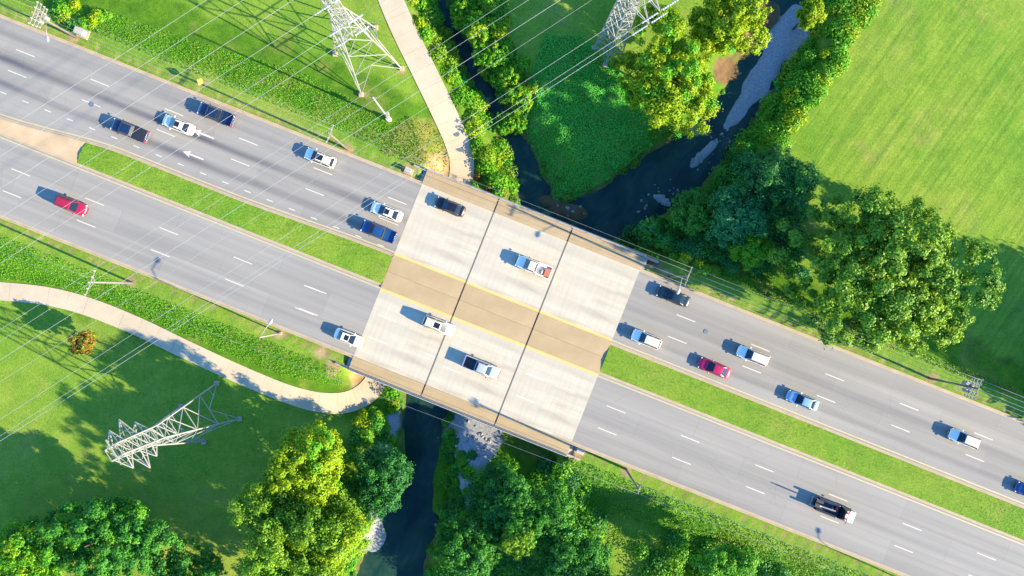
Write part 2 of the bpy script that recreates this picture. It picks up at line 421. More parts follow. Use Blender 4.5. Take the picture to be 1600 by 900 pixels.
# gravel and mud bars: px, py, rx, ry (px), angle deg, kind (0 gravel, 1 mud), height
BARS = [(1228, 58, 24, 56, 30, 0, .35), (1192, 118, 20, 54, 33, 0, .3), (1158, 168, 12, 40, 36, 0, .1), (1132, 112, 26, 20, 0, 1, .3), (1168, 62, 18, 32, 25, 1, .25),
        (1200, 22, 18, 24, 20, 1, .4), (890, 331, 30, 13, 12, 1, .3), (862, 318, 20, 11, 20, 1, .25), (738, 682, 40, 40, 20, 0, .45), (728, 760, 16, 56, 20, 0, .4), (694, 740, 16, 66, 10, 2, .7),
        (583, 832, 20, 30, 5, 0, .05), (613, 668, 9, 34, 20, 0, .3), (1035, 312, 16, 8, 30, 0, .05), (1100, 240, 8, 30, 45, 0, .04)]
def terrain(x, y):
    """height and cover masks at world x, y"""
    x = np.asarray(x, float); y = np.asarray(y, float)
    u, v = W2R(x, y)
    base = -2.0 + (vnoise(x, y, 0.05, 1) - 0.5) * 0.5 + (vnoise(x, y, 0.3, 2) - 0.5) * 0.12
    # embankments carrying the road either side of the bridge
    dv = np.maximum(v - (KN + 0.6), (KS - 0.6) - v)
    du = np.maximum(np.minimum(u - (BU0 - 0.4), (BU1 + 0.4) - u), -1e9)   # >0 inside bridge span
    d_emb = np.hypot(np.maximum(dv, 0), np.maximum(du, 0))
    z = -0.14 + (base + 0.14) * sm((d_emb - 1.8) / 6.0)
    # span of the bridge: spill slopes under the deck
    span = (du > 0) & (v < BVN + 0.3) & (v > BVS - 0.3)
    z = np.where(span, np.minimum(z, -1.9 - 2.5 * sm(du / 4.5)), z)
    near = sm(1 - np.maximum(0, np.maximum(-du, np.maximum(v - BVN, BVS - v))) / 9.0)
    low = (du > -1.0)
    z = np.where(low & ~span, z + (np.minimum(z, -3.6) - z) * near * sm(du / 3), z)
    # path bench
    pd, pp = dist_poly(x, y, PATH_S[:, :2])
    i0 = np.clip(pp.astype(int), 0, len(PATH_S) - 2); f = pp - i0
    pz = PATH_S[i0, 2] * (1 - f) + PATH_S[i0 + 1, 2] * f
    z = z + (pz - z) * (1 - sm((pd - 2.5) / 2.8)) * np.where(du > -0.3, 1, np.where(np.abs(dv) >= 0, (dv > 1.0), 0))
    # river channel
    rd = river_d(x, y)
    bank = WATER_Z + 0.05 + np.maximum(rd, 0) * 0.75
    z = np.where(rd < 7, np.minimum(z, bank + 0.2 * (vnoise(x, y, 0.5, 5) - .5)), z)
    z = np.where(rd < 0, WATER_Z - 0.05 - 0.9 * sm(-rd / 2.0), z)
    mud = np.zeros(x.shape); grav = np.zeros(x.shape); veg = np.zeros(x.shape)
    for (bx, by, rx, ry, ang, k, hh) in BARS:
        c = P(bx, by, WATER_Z); a = math.radians(-ang); s = (CAM_H - WATER_Z) / CAM_H / SPX
        dx, dy = x - c.x, y - c.y
        lx = (dx * math.cos(a) + dy * math.sin(a)) / (rx * s); ly = (-dx * math.sin(a) + dy * math.cos(a)) / (ry * s)
        q = lx * lx + ly * ly + (vnoise(x, y, 0.7, 11) - 0.5) * 0.7
        z = np.where(q < 1.6, np.maximum(z, WATER_Z + (1.0 - q) * hh), z)
        mk = sm((1.35 - q) / 0.35)
        if k == 0: grav = np.maximum(grav, mk)
        elif k == 1: mud = np.maximum(mud, mk)
        else: veg = np.maximum(veg, mk)
    grav = np.maximum(grav * (1 - veg), 0)
    mud = np.maximum(mud, sm((0.7 - np.abs(rd)) / 0.7) * 0.8 * (1 - grav)) * (1 - veg)
    # under the road and median the ground lies lower
    road = (dv < 0.35) & (du < 0.0)
    z = np.where(road, -0.4, z)
    return z, dict(d_emb=d_emb, dv=dv, du=du, pd=pd, rd=rd, grav=grav, mud=mud, u=u, v=v, span=span)
def gz(x, y):
    return float(terrain(np.array([x]), np.array([y]))[0][0])

# polygons (photo pixels) that say what covers the ground
SPIT = [(818, 150), (850, 60), (905, 60), (960, 105), (1010, 190), (1015, 225), (960, 275), (905, 305), (868, 316), (845, 270), (825, 215)]
FIELD = [(1205, 245), (1385, -10), (1460, -120), (1800, -120), (1800, 560), (1560, 560), (1300, 330)]
STRAW = [(590, 215), (640, 185), (680, 195), (706, 250), (690, 270), (600, 245)]
def build_ground():
    xs = np.concatenate([[-2500, -900, -350, -180], np.arange(-118, 118.01, 0.62), [180, 350, 900, 2500]])
    ys = np.concatenate([[-2500, -900, -350, -150], np.arange(-78, 78.01, 0.62), [150, 350, 900, 2500]])
    X, Y = np.meshgrid(xs, ys); nx, ny = len(xs), len(ys)
    x, y = X.ravel(), Y.ravel()
    z, k = terrain(x, y)
    co = np.stack([x, y, z], 1)
    idx = np.arange(nx * ny).reshape(ny, nx)
    q = np.stack([idx[:-1, :-1], idx[:-1, 1:], idx[1:, 1:], idx[1:, :-1]], -1).reshape(-1, 4)
    me = bpy.data.meshes.new('ground')
    me.vertices.add(len(co)); me.vertices.foreach_set('co', co.ravel().astype(np.float32))
    me.loops.add(q.size); me.loops.foreach_set('vertex_index', q.ravel().astype(np.int32))
    me.polygons.add(len(q)); me.polygons.foreach_set('loop_start', (np.arange(len(q)) * 4).astype(np.int32))
    me.update(calc_edges=True); me.validate()
    # cover masks
    n1 = vnoise(x, y, 0.35, 21); n2 = vnoise(x, y, 1.1, 22)
    dv = k['dv']
    west = k['u'] < 0
    verge = np.where((k['v'] > 0), np.where(west, 13.0, 9.0), np.where(west, 10.0, 9.0))
    rough = sm((dv - 2.0 + (n1 - .5) * 2.0) / 1.2) * sm((verge - dv + (n1 - .5) * 3) / 2.0) * (dv > 0)
    rough = np.maximum(rough, sm((6.0 - k['rd'] + (n1 - .5) * 3) / 2.0))
    f = (CAM_H) / (CAM_H + 2.5)
    pxx = 800 + x * SPX * f; pyy = 450 - y * SPX * f
    rough = np.maximum(rough, in_poly(pxx, pyy, SPIT) * 1.0)
    field = in_poly(pxx, pyy, FIELD) * 1.0
    rough = rough * (1 - field)
    straw = in_poly(pxx + (n2 - .5) * 14, pyy + (n1 - .5) * 14, STRAW) * 0.9
    straw = np.maximum(straw, rough * sm((n1 - 0.66) / 0.15) * 0.35)
    dirt = sm((0.45 - dv + (n2 - .5) * 0.5) / 0.4) * (dv > 0) * (k['du'] < 0) * 0.6
    dirt = np.maximum(dirt, k['span'] * 0.9)
    for (a, b_, r) in ((120, 60, 11), (545, 236, 9), (207, 442, 9), (978, 733, 9), (1452, 590, 10), (1040, 430, 7), (900, 703, 16), (640, 268, 12), (505, 548, 12), (440, 521, 9), (324, 134, 6), (627, 110, 6), (566, 146, 5), (1023, 412, 12), (520, 575, 13), (690, 255, 22), (555, 600, 15)):
        c = P(a, b_, -1); d = np.hypot(x - c.x, y - c.y) / (r / SPX)
        dirt = np.maximum(dirt, sm((1.15 - d + (n2 - .5) * .6) / 0.4) * 0.85)
    dirt = dirt * (1 - k['grav'])
    for nm, arr in (('cover', (rough, k['grav'], dirt)), ('cover2', (field, straw, k['mud']))):
        at = me.attributes.new(nm, 'FLOAT_COLOR', 'POINT')
        buf = np.ones((len(co), 4), np.float32)
        for i in range(3): buf[:, i] = np.clip(arr[i], 0, 1)
        at.data.foreach_set('color', buf.ravel())
    me.shade_smooth()
    o = link('ground', me, M['ground']); tag(o, kind='structure')
    return o
build_ground()

# river: one level sheet, the banks cut its outline
rp = mesh_py('river', [(-40, -100, WATER_Z), (70, -100, WATER_Z), (70, 100, WATER_Z), (-40, 100, WATER_Z)], [(0, 1, 2, 3)])
tag(link('river', rp, M['water']), kind='structure')

# ------------------------------------------------------------------ roads in their own frame (x along, y across)
ROAD_ROT = (0, 0, YAW)
def road_obj(name, mesh, mat, z=0.0, parent=None):
    o = link(name, mesh, mat, parent); o.rotation_euler = ROAD_ROT; o.location = (0, 0, z); return o
ULEN = 270.0
def yn_w(u):                      # the median narrows to the west where a turn lane opens
    t = float(sm((-u - 20) / 26.0)); t2 = float(sm((-u - 62) / 22.0))
    return YN + 0.25 - 0.75 * t - 1.9 * t2
def strip(name, us, fa, fb, mat, z=0.0, thick=0.35, nacross=1):
    vs = []; fs = []
    for u in us:
        a, b_ = fa(u), fb(u)
        for k in range(nacross + 1): vs.append((u, a + (b_ - a) * k / nacross, 0))
    c = nacross + 1
    for i in range(len(us) - 1):
        for k in range(nacross): fs.append((i * c + k, (i + 1) * c + k, (i + 1) * c + k + 1, i * c + k + 1))
    n = len(vs)
    if thick:
        for u in us:
            vs.append((u, fa(u), -thick)); vs.append((u, fb(u), -thick))
        for i in range(len(us) - 1):
            a0, a1 = i * c, (i + 1) * c; b0, b1 = n + 2 * i, n + 2 * (i + 1)
            fs.append((a0, b0, b1, a1)); fs.append((a0 + nacross, a1 + nacross, b1 + 1, b0 + 1)); fs.append((b0, b0 + 1, b1 + 1, b1))
        fs.append((0, nacross, n + 1, n)); m_ = (len(us) - 1)
        fs.append((m_ * c, n + 2 * m_, n + 2 * m_ + 1, m_ * c + nacross))
    me = mesh_py(name, vs, fs)
    bm = bmesh.new(); bm.from_mesh(me); bmesh.ops.recalc_face_normals(bm, faces=bm.faces); bm.to_mesh(me); bm.free()
    return road_obj(name, me, mat, z)
us_w = list(np.linspace(-ULEN, -100, 12)) + list(np.linspace(-96, BU0, 60)); us_e = list(np.linspace(BU1, 100, 20)) + list(np.linspace(110, ULEN, 12))
GUT = 0.75
def mo(v): return lambda u: v
for us, nf, sf, nm in ((us_w, yn_w, mo(YS + .1), 'w'), (us_e, mo(YN), mo(YS - .1), 'e')):
    tag(strip('road', us, lambda u: nf(u) - 0.35, mo(KN - GUT + .25), M['asphalt']), kind='structure')
    tag(strip('road', us, mo(KS + GUT - .25), lambda u: sf(u) + 0.35, M['asphalt']), kind='structure')
    # kerb and gutter pans
    def kerb(fa, fb, up):
        s = strip('kerb', us, fa, fb, M['kerb'], 0.012); tag(s, kind='structure')
        a = (lambda u: fb(u) - 0.16) if up > 0 else fa
        b_ = fb if up > 0 else (lambda u: fa(u) + 0.16)
        s2 = strip('kerb', us, a, b_, M['kerb'], 0.13, 0.2); tag(s2, kind='structure')
    kerb(mo(KN - GUT + .255), mo(KN), 1)
    kerb(mo(KS), mo(KS + GUT - .255), -1)
    kerb(lambda u: nf(u) - 0.72, lambda u: nf(u) - 0.355, -1)
    kerb(lambda u: sf(u) + 0.355, lambda u: sf(u) + 0.72, 1)
    # yellow edge lines
    tag(strip('road_marking', us, lambda u: nf(u) - 0.12, lambda u: nf(u) + 0.06, M['yellow'], 0.005, 0), kind='structure')
    tag(strip('road_marking', us, lambda u: sf(u) - 0.06, lambda u: sf(u) + 0.12, M['yellow'], 0.005, 0), kind='structure')
    # median
    if nm == 'w':
        um = [u for u in us if u > -68.6] ; um = [-68.6] + um
        ui = [u for u in us if u < -68.7] + [-68.7]
        tag(strip('median_island', ui, lambda u: sf(u) + 0.725, lambda u: nf(u) - 0.725, M['island'], 0.15, 0.4), 'tan concrete median island tapering between the carriageways at the west end', 'median')
    else: um = us
    MED = strip('median', um, lambda u: sf(u) + 0.725, lambda u: nf(u) - 0.725, M['ground'], 0.10, 0.4, 10); tag(MED, kind='structure')
    for v_ in MED.data.vertices:
        if v_.co.z > -0.1:
            a, b_ = sf(v_.co.x) + 0.725, nf(v_.co.x) - 0.725
            t = (v_.co.y - a) / max(b_ - a, .01); v_.co.z += 0.25 * math.sin(math.pi * max(0, min(1, t))) + random.uniform(-.03, .03)

def dash_mesh(L, W=0.13):
    return mesh_py('lane_dash', [(-L / 2, -W / 2, 0), (L / 2, -W / 2, 0), (L / 2, W / 2, 0), (-L / 2, W / 2, 0)], [(0, 1, 2, 3)])
dm, ds = dash_mesh(3.05, 0.13), dash_mesh(1.0, 0.13)
dm.materials.append(M['white']); ds.materials.append(M['white'])
def dash(u, v, me=dm, z=0.006):
    o = link('lane_dash', me); o.location = R2W(u, v, z); o.rotation_euler = ROAD_ROT; tag(o, kind='structure')
W2 = 12.2
for k in range(-3, 12):
    u = (270 / SPX) + k * W2
    if u > BU1 + 1 and u < 95: dash(u, 5.5); dash(u, 1.95)
    u = (-217 / SPX) - k * W2
    if u < BU0 - .5 and u > -95: dash(u, 5.9); dash(u, 2.5)
    u = (221 / SPX) + k * 12.15
    if u > BU1 + 1 and u < 95: dash(u, -11.35); dash(u, -14.95)
    u = (-282 / SPX) - k * 12.15
    if u < BU0 - 1 and u > -95: dash(u, -11.25); dash(u, -14.85)
u = -21.0
while u > -92:
    dash(u, -1.35 + 0.006 * (-u - 20), ds); u -= 3.65
for k in (-1, 0, 1, 2):
    for v in (-11.3, -14.95): dash(-16.0 + 12.1 * k, v, z=0.021) if k < 3 else None
# turn arrows
def arrow(px, py):
    L = 3.4
    vs = [(-L / 2, 0, 0), (-L / 2 + 1.25, 0.52, 0), (-L / 2 + 1.05, 0.14, 0), (L / 2, 0.10, 0), (L / 2, -0.10, 0), (-L / 2 + 1.05, -0.14, 0), (-L / 2 + 1.25, -0.52, 0)]
    o = link('road_arrow', mesh_py('road_arrow', vs, [tuple(range(7))]), M['white']); o.location = P(px, py, 0.006); o.rotation_euler = ROAD_ROT
    tag(o, kind='structure')
arrow(318, 210); arrow(302, 243)

# path
def build_path():
    root = empty('path', (0, 0, 0)); tag(root, kind='structure')
    S = catmull(PATH_W, 24); seg = np.r_[0, np.cumsum(np.linalg.norm(np.diff(S[:, :2], axis=0), axis=1))]; L = seg[-1]
    def at(d): return np.array([np.interp(d, seg, S[:, k]) for k in range(3)])
    frac0 = 0.36 * L; d = 0.0
    def width(d_):
        t = d_ / L
        return 1.9 if t < .33 else 1.42 + .5 * max(0, 1 - abs(t - .47) / .13)
    while d < L - .1:
        e = min(d + 3.0, L); vs = []; fs = []; K = 4; dz = random.uniform(-.012, .012)
        for k in range(K + 1):
            q = d + .012 + (e - d - .024) * k / K; p = at(q); t_ = at(min(q + .15, L)) - at(max(q - .15, 0)); t_ = t_[:2] / np.linalg.norm(t_[:2]); nr = np.array([-t_[1], t_[0]]); w_ = width(q)
            for s_ in (-1, 1):
                a = p[:2] + nr * s_ * w_; vs.append((a[0], a[1], p[2] + .08 + dz)); vs.append((a[0], a[1], p[2] - .35))
        for k in range(K):
            a = 4 * k; b_ = a + 4
            fs += [(a, a + 2, b_ + 2, b_), (a, b_, b_ + 1, a + 1), (a + 2, a + 3, b_ + 3, b_ + 2)]
        fs += [(0, 1, 3, 2), (4 * K, 4 * K + 2, 4 * K + 3, 4 * K + 1)]
        link('slab', mesh_py('slab', vs, fs), M['path'], root); d = e
build_path()

# ------------------------------------------------------------------ bridge
def build_bridge():
    br = empty('road_bridge', (0, 0, 0), YAW)
    tag(br, 'pale concrete road bridge in three spans crossing the dark creek', 'bridge')
    JU = [BU0, -6.85, 5.2, BU1]
    def slab(name, u0, u1, v0, v1, z1, z0, mat, bev=0.0, par=br):
        return box_obj(name, ((u0 + u1) / 2, (v0 + v1) / 2, (z0 + z1) / 2), (u1 - u0, v1 - v0, z1 - z0), mat, par, bev)
    for i in range(3):
        a, b_ = JU[i] + (0.115 if i else 0.0), JU[i + 1] - (0.115 if i < 2 else 0.0)
        slab('deck_slab', a, b_, YN - .25, KN - .28, 0.015, -0.30, M['deck'])
        slab('deck_slab', a, b_, KS + .28, YS + .25, 0.015, -0.30, M['deck'])
        mid = (YN + YS) / 2
        slab('median_slab', a, b_, mid + .012, YN - .262, 0.16, -0.30, M['tan'])
        slab('median_slab', a, b_, YS + .262, mid - .012, 0.16, -0.30, M['tan'])
        slab('sidewalk_slab', a, b_, KN - .27, BVN, 0.17, -0.30, M['tan'])
        slab('sidewalk_slab', a, b_, BVS, KS + .27, 0.17, -0.30, M['tan'])
        for v0 in (YN + .02, YN - .2): slab('yellow_line', a, b_, v0, v0 + .13, 0.021, 0.012, M['yellow_new'])
        for v0 in (YS - .15, YS + .07): slab('yellow_line', a, b_, v0, v0 + .13, 0.021, 0.012, M['yellow_new'])
        for v in np.linspace(BVS + 1.2, BVN - 1.2, 9):
            slab('girder', a, b_, v - .3, v + .3, -0.303, -1.35, M['abut'])
    for i in (1, 2):
        slab('expansion_joint', JU[i] - .11, JU[i] + .11, BVS + .02, BVN - .02, 0.0, -0.28, M['joint'])
        slab('pier_cap', JU[i] - .6, JU[i] + .6, BVS + .6, BVN - .6, -1.36, -2.2, M['abut'])
        for v in np.linspace(BVS + 2, BVN - 2, 6):
            bm = bmesh.new(); bmesh.ops.create_cone(bm, cap_ends=True, segments=16, radius1=.45, radius2=.45, depth=5.5)
            o = link('pier_column', from_bm('pier_column', bm, True), M['abut'], br); o.location = (JU[i], v, -4.9)
    slab('abutment', BU0 - .6, BU0 + .25, BVS, BVN, -0.31, -4.2, M['abut'])
    slab('abutment', BU1 - .25, BU1 + .6, BVS, BVN, -0.31, -4.2, M['abut'])
    for (u0, sgn) in ((BU0, -1), (BU1, 1)):
        for v0 in (BVN - .35, BVS):
            slab('wing_wall', min(u0, u0 + sgn * 2.2), max(u0, u0 + sgn * 2.2), v0, v0 + .35, 0.1, -3.5, M['kerb'])
    # parapet and rails on both edges
    for (vo, s) in ((BVN, -1), (BVS, 1)):
        a, b_ = sorted((vo, vo + s * .28))
        slab('parapet', BU0, BU1, a, b_, 0.62, 0.171, M['kerb'], 0.03)
        for k, (off, zz) in enumerate(((.14, .98), (.14, 1.24))):
            slab('rail', BU0, BU1, vo + s * off - .045, vo + s * off + .045, zz, zz - .09, M['rail'])
        for u_ in np.arange(BU0 + .3, BU1, 2.35):
            slab('rail_post', u_ - .07, u_ + .07, vo + s * .14 - .07, vo + s * .14 + .07, 1.15, 0.621, M['rail'])
        vi = vo + s * 1.0 if s < 0 else vo + s * .75
        slab('sidewalk_seam', BU0, BU1, vi - .03, vi + .03, 0.174, 0.15, M['joint'])
        # conduit along the walk
        slab('conduit', BU0, BU1, vo + s * .5 - .04, vo + s * .5 + .04, 0.26, 0.171, M['rail'])
build_bridge()

# ------------------------------------------------------------------ foliage
def leaf_mesh(name, C, size, N, tint, aspect=0.6):
    """one leaf-shaped quad per centre; N is the preferred facing, tint an rgb per leaf"""
    n = len(C); N = N / (np.linalg.norm(N, axis=1, keepdims=True) + 1e-9)
    r = RNG.normal(size=(n, 3)); t1 = np.cross(N, r); t1 /= np.linalg.norm(t1, axis=1, keepdims=True) + 1e-9
    t2 = np.cross(N, t1); s = np.asarray(size).reshape(-1, 1)
    V = np.empty((n, 4, 3)); V[:, 0] = C + t1 * s; V[:, 1] = C + t2 * s * aspect; V[:, 2] = C - t1 * s; V[:, 3] = C - t2 * s * aspect
    V[:, 0] -= N * s * .25; V[:, 2] -= N * s * .25
    me = bpy.data.meshes.new(name)
    me.vertices.add(n * 4); me.vertices.foreach_set('co', V.ravel().astype(np.float32))
    me.loops.add(n * 4); me.loops.foreach_set('vertex_index', np.arange(n * 4, dtype=np.int32))
    me.polygons.add(n); me.polygons.foreach_set('loop_start', (np.arange(n) * 4).astype(np.int32))
    me.update(calc_edges=True)
    at = me.attributes.new('tint', 'FLOAT_COLOR', 'POINT')
    buf = np.ones((n, 4, 4), np.float32); buf[:, :, :3] = np.clip(tint, 0, 1)[:, None, :]
    at.data.foreach_set('color', buf.ravel())
    me.materials.append(M['leaf'])
    return me
def tints(n, c0, c1, jitter=0.25, clump=None):
    t = RNG.random((n, 1)) if clump is None else clump
    c = np.array(c0) * (1 - t) + np.array(c1) * t
    return c * (1 + (RNG.random((n, 1)) - .5) * 2 * jitter)

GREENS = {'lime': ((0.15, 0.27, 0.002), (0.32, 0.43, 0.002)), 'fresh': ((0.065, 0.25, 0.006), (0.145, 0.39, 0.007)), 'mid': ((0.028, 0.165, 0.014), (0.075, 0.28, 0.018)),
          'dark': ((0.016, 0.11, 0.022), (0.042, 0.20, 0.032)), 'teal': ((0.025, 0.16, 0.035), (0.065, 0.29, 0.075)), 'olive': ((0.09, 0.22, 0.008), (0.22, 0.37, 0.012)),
          'rust': ((0.17, 0.12, 0.012), (0.30, 0.19, 0.02)), 'oak': ((0.042, 0.18, 0.008), (0.25, 0.40, 0.020)), 'yellow': ((0.18, 0.29, 0.005), (0.33, 0.42, 0.010)),
          'vine': ((0.05, 0.40, 0.04), (0.11, 0.58, 0.06)), 'straw': ((0.20, 0.20, 0.03), (0.36, 0.31, 0.06))}
def crown_points(rx, ry, rz, nclump, nleaf, lobes=6, seed=0, cl=0.17, flat=0.72, full=1.0):
    """clumps of leaves spread over several overlapping limbs' masses, so the outline is uneven and gaps stay between them"""
    rng = np.random.default_rng(seed)
    nsub = int(min(15, 6 + rx * .75)); ga = rng.uniform(0, 6.28)
    SC_ = [np.array([0, 0, .12])]; SR = [.58]
    for k in range(nsub):
        a = ga + k * 2.39996; r = rng.uniform(.42, .70) * (1 if k % 3 else .62)
        SC_.append(np.array([math.cos(a) * r, math.sin(a) * r, rng.uniform(-.42, .40) * (1 if k % 3 else 1.2)])); SR.append(rng.uniform(.27, .44) * full)
    SC_ = np.array(SC_); SR = np.array(SR)
    wgt = SR ** 2; wgt[0] *= .7; si = rng.choice(len(SR), nclump, p=wgt / wgt.sum())
    D = rng.normal(size=(nclump, 3)); D /= np.linalg.norm(D, axis=1, keepdims=True)
    D[:, 2] = np.where(D[:, 2] < -flat, -D[:, 2], D[:, 2])
    q = SC_[si] + D * (SR[si] * rng.uniform(.7, 1.08, nclump) * np.where(rng.random(nclump) < .14, .5, 1))[:, None]
    C = q * np.array([rx, ry, rz])
    R = cl * .85 * (rx * ry * rz) ** (1 / 3) * rng.uniform(.5, 1.4, nclump)
    pw = R ** 1.7; ci = rng.choice(nclump, nleaf, p=pw / pw.sum())
    d = rng.normal(size=(nleaf, 3)); d /= np.linalg.norm(d, axis=1, keepdims=True)
    rr = rng.random(nleaf) ** 0.45 * np.where(rng.random(nleaf) < .12, 1.5, 1)
    off = d * (R[ci] * rr)[:, None]; off[:, 2] *= 0.7
    pts = C[ci] + off
    nor = d * 0.9 + C[ci] / np.array([rx, ry, rz]) * 0.4 + rng.normal(size=(nleaf, 3)) * 0.35 + np.array([0, 0, .35])
    ct = np.clip(rng.random(nclump) * .65 + rng.random(len(SR))[si] * .45 - .05, 0, 1)
    return pts, nor, ct[ci][:, None], C, rng

def tree(px, py, rpx, height, label, col='mid', ratio=1.0, nleaf=None, seed=1, leaf=0.22, group=None, rz=None, name='tree', low=0.28, cl=0.17, nclump=None, col2=None, cat='tree', zg=None, full=1.0, rot=0.0):
    """crown centred on photo pixel px,py at its own height; trunk and limbs stand below it"""
    zc0 = -2.0 + height * 0.6
    c = P(px, py, zc0); g = gz(c.x, c.y)
    if g < WATER_Z: g = WATER_Z - .3
    if zg is not None: g = zg
    rx = rpx / SPX * (CAM_H - zc0) / CAM_H; ry = rx * ratio
    z1 = g + height; rzz = rz or (height * (1 - low) / 2); zc = z1 - rzz
    t = empty(name, (c.x, c.y, g)); tag(t, label, cat, group)
    nc = nclump or int(60 + 26 * (rx * ry) ** .5 * 1.6)
    nl = nleaf or int(900 * rx * ry ** .98 * .55 + 2500)
    nl = int(nl * 1.7); leaf *= .70; nc = int(nc * 1.8); cl *= .82
    pts, nor, ct, C, rng = crown_points(rx, ry, rzz, nc, nl, seed=seed, cl=cl, full=full)
    if rot:
        ca_, sa_ = math.cos(rot), math.sin(rot); RM = np.array([[ca_, -sa_, 0], [sa_, ca_, 0], [0, 0, 1]])
        pts = pts @ RM.T; nor = nor @ RM.T; C = C @ RM.T
    c0, c1 = GREENS[col]; tn = tints(nl, c0, c1, .22, np.clip(ct * .8 + RNG.random((nl, 1)) * .3, 0, 1))
    if col2:
        m = (ct[:, 0] > 0.72)[:, None]; tn = np.where(m, tints(nl, *GREENS[col2], .2), tn)
    pts[:, 2] += zc - g
    cr = link('crown', leaf_mesh('crown', pts, RNG.uniform(.7, 1.3, nl) * leaf, nor, tn), None, t)
    # trunk with limbs reaching to clumps, one tapered mesh
    tr = max(.12, height * .022); bmv = []; bmf = []
    def limb(pp, r0, r1, n=7):
        pp = [Vector(q) for q in pp]; base = len(bmv)
        for i, q in enumerate(pp):
            d = (pp[min(i + 1, len(pp) - 1)] - pp[max(i - 1, 0)]).normalized(); qq = d.to_track_quat('Z', 'X'); r = r0 + (r1 - r0) * i / (len(pp) - 1)
            for k in range(n):
                a = 2 * math.pi * k / n; bmv.append(q + qq @ Vector((math.cos(a) * r, math.sin(a) * r, 0)))
        for i in range(len(pp) - 1):
            for k in range(n):
                a, b_ = base + i * n + k, base + i * n + (k + 1) % n; bmf.append((a, b_, b_ + n, a + n))
    hz = zc - g
    limb([(0, 0, -.4), (rng.normal() * .1, rng.normal() * .1, hz * .4), (rng.normal() * .3, rng.normal() * .3, hz), (rng.normal() * .5, rng.normal() * .5, hz + rzz * .6)], tr, tr * .25)
    for k in rng.choice(nc, min(nc, 9 if rx > 3 else 5), replace=False):
        e = Vector(C[k]) + Vector((0, 0, hz)); s0 = Vector((0, 0, hz * rng.uniform(.45, .85))); mid_ = s0.lerp(e, .5) + Vector((0, 0, .08 * height))
        limb([s0, mid_, e], tr * .45, tr * .1, 5)
    link('trunk', mesh_py('trunk', bmv, bmf, True), M['bark'], t)
    return t

def scatter(poly, dens, z=-3.0):
    """random world points inside a photo polygon"""
    w_ = PX(poly, z); mn, mx = w_.min(0), w_.max(0)
    n = int((mx[0] - mn[0]) * (mx[1] - mn[1]) * dens); q = RNG.random((n, 2)) * (mx - mn) + mn
    return q[in_poly(q[:, 0], q[:, 1], w_)]
def thicket(name, label, poly, dens, rmin, rmax, hmul, nleaf, cols, leaf=0.16, z=-3.0, cat='thicket', keep=None):
    q = scatter(poly, dens, z)
    if len(q) == 0: return
    zz, k = terrain(q[:, 0], q[:, 1]); ok = (k['rd'] > 0.4) & (k['pd'] > 2.2)
    ok &= ~((k['dv'] < 0.8) & (k['du'] < 1)) & ~(k['span'])
    q = q[ok]; zz = zz[ok]; n = len(q)
    R = RNG.uniform(rmin, rmax, n); ci = np.repeat(np.arange(n), nleaf)
    m = len(ci); d = RNG.normal(size=(m, 3)); d /= np.linalg.norm(d, axis=1, keepdims=True); d[:, 2] = np.abs(d[:, 2])
    rr = RNG.random(m) ** .35
    off = d * (R[ci] * rr)[:, None] * np.array([1, 1, hmul])
    pts = np.column_stack([q[ci, 0], q[ci, 1], zz[ci] + 0.05]) + off
    # leaves follow the ground outside the bush centre
    z2, k2 = terrain(pts[:, 0], pts[:, 1]); pts[:, 2] = np.maximum(pts[:, 2], np.maximum(z2, WATER_Z) + .08)
    okk = ~((k2['dv'] < .1) & (k2['du'] < .5)) & ~((k2['pd'] < 1.7) & (pts[:, 2] < z2 + 3))
    nor = d + RNG.normal(size=(m, 3)) * .5 + np.array([0, 0, .5])
    bt = RNG.random(n); pick = RNG.integers(0, len(cols), n)
    tn = np.empty((m, 3))
    for i, cn in enumerate(cols):
        s = pick[ci] == i
        if s.any(): tn[s] = tints(int(s.sum()), *GREENS[cn], .25, np.clip(bt[ci][s][:, None] * .7 + RNG.random((int(s.sum()), 1)) * .4, 0, 1))
    o = link(name, leaf_mesh(name, pts[okk], (RNG.uniform(.7, 1.3, m) * leaf)[okk], nor[okk], tn[okk]))
    tag(o, label, cat, kind='stuff')
    return o
def cover(name, label, poly, dens, h, cols, leaf=0.13, z=-2.0, cat='ground cover', upright=False, fn=None):
    q = scatter(poly, dens, z); x, y = q[:, 0], q[:, 1]
    zz, k = terrain(x, y)
    ok = (k['rd'] > 0.1) & (k['pd'] > 1.75) & ~((k['dv'] < 0.15) & (k['du'] < .5)) & ~k['span']
    if fn is not None: ok &= fn(x, y, k)
    x, y, zz = x[ok], y[ok], zz[ok]; n = len(x)
    hum = vnoise(x, y, 0.5, 31) * .6 + vnoise(x, y, 1.4, 32) * .4
    pts = np.column_stack([x, y, zz + .04 + h * hum * (0.55 + .45 * RNG.random(n))])
    nor = RNG.normal(size=(n, 3)) * .55 + (np.array([.35, -.15, 1.3]) if not upright else np.array([.2, -.1, .5]))
    c = vnoise(x, y, .25, 33); pick = np.clip(((c - .2) / .6 * len(cols)).astype(int) + (RNG.random(n) < .04), 0, len(cols) - 1)
    tn = np.empty((n, 3))
    for i, cn in enumerate(cols):
        s = pick == i
        if s.any(): tn[s] = tints(int(s.sum()), *GREENS[cn], .15)
    o = link(name, leaf_mesh(name, pts, RNG.uniform(.7, 1.4, n) * leaf, nor, tn, .5)); tag(o, label, cat, kind='stuff')
    return o

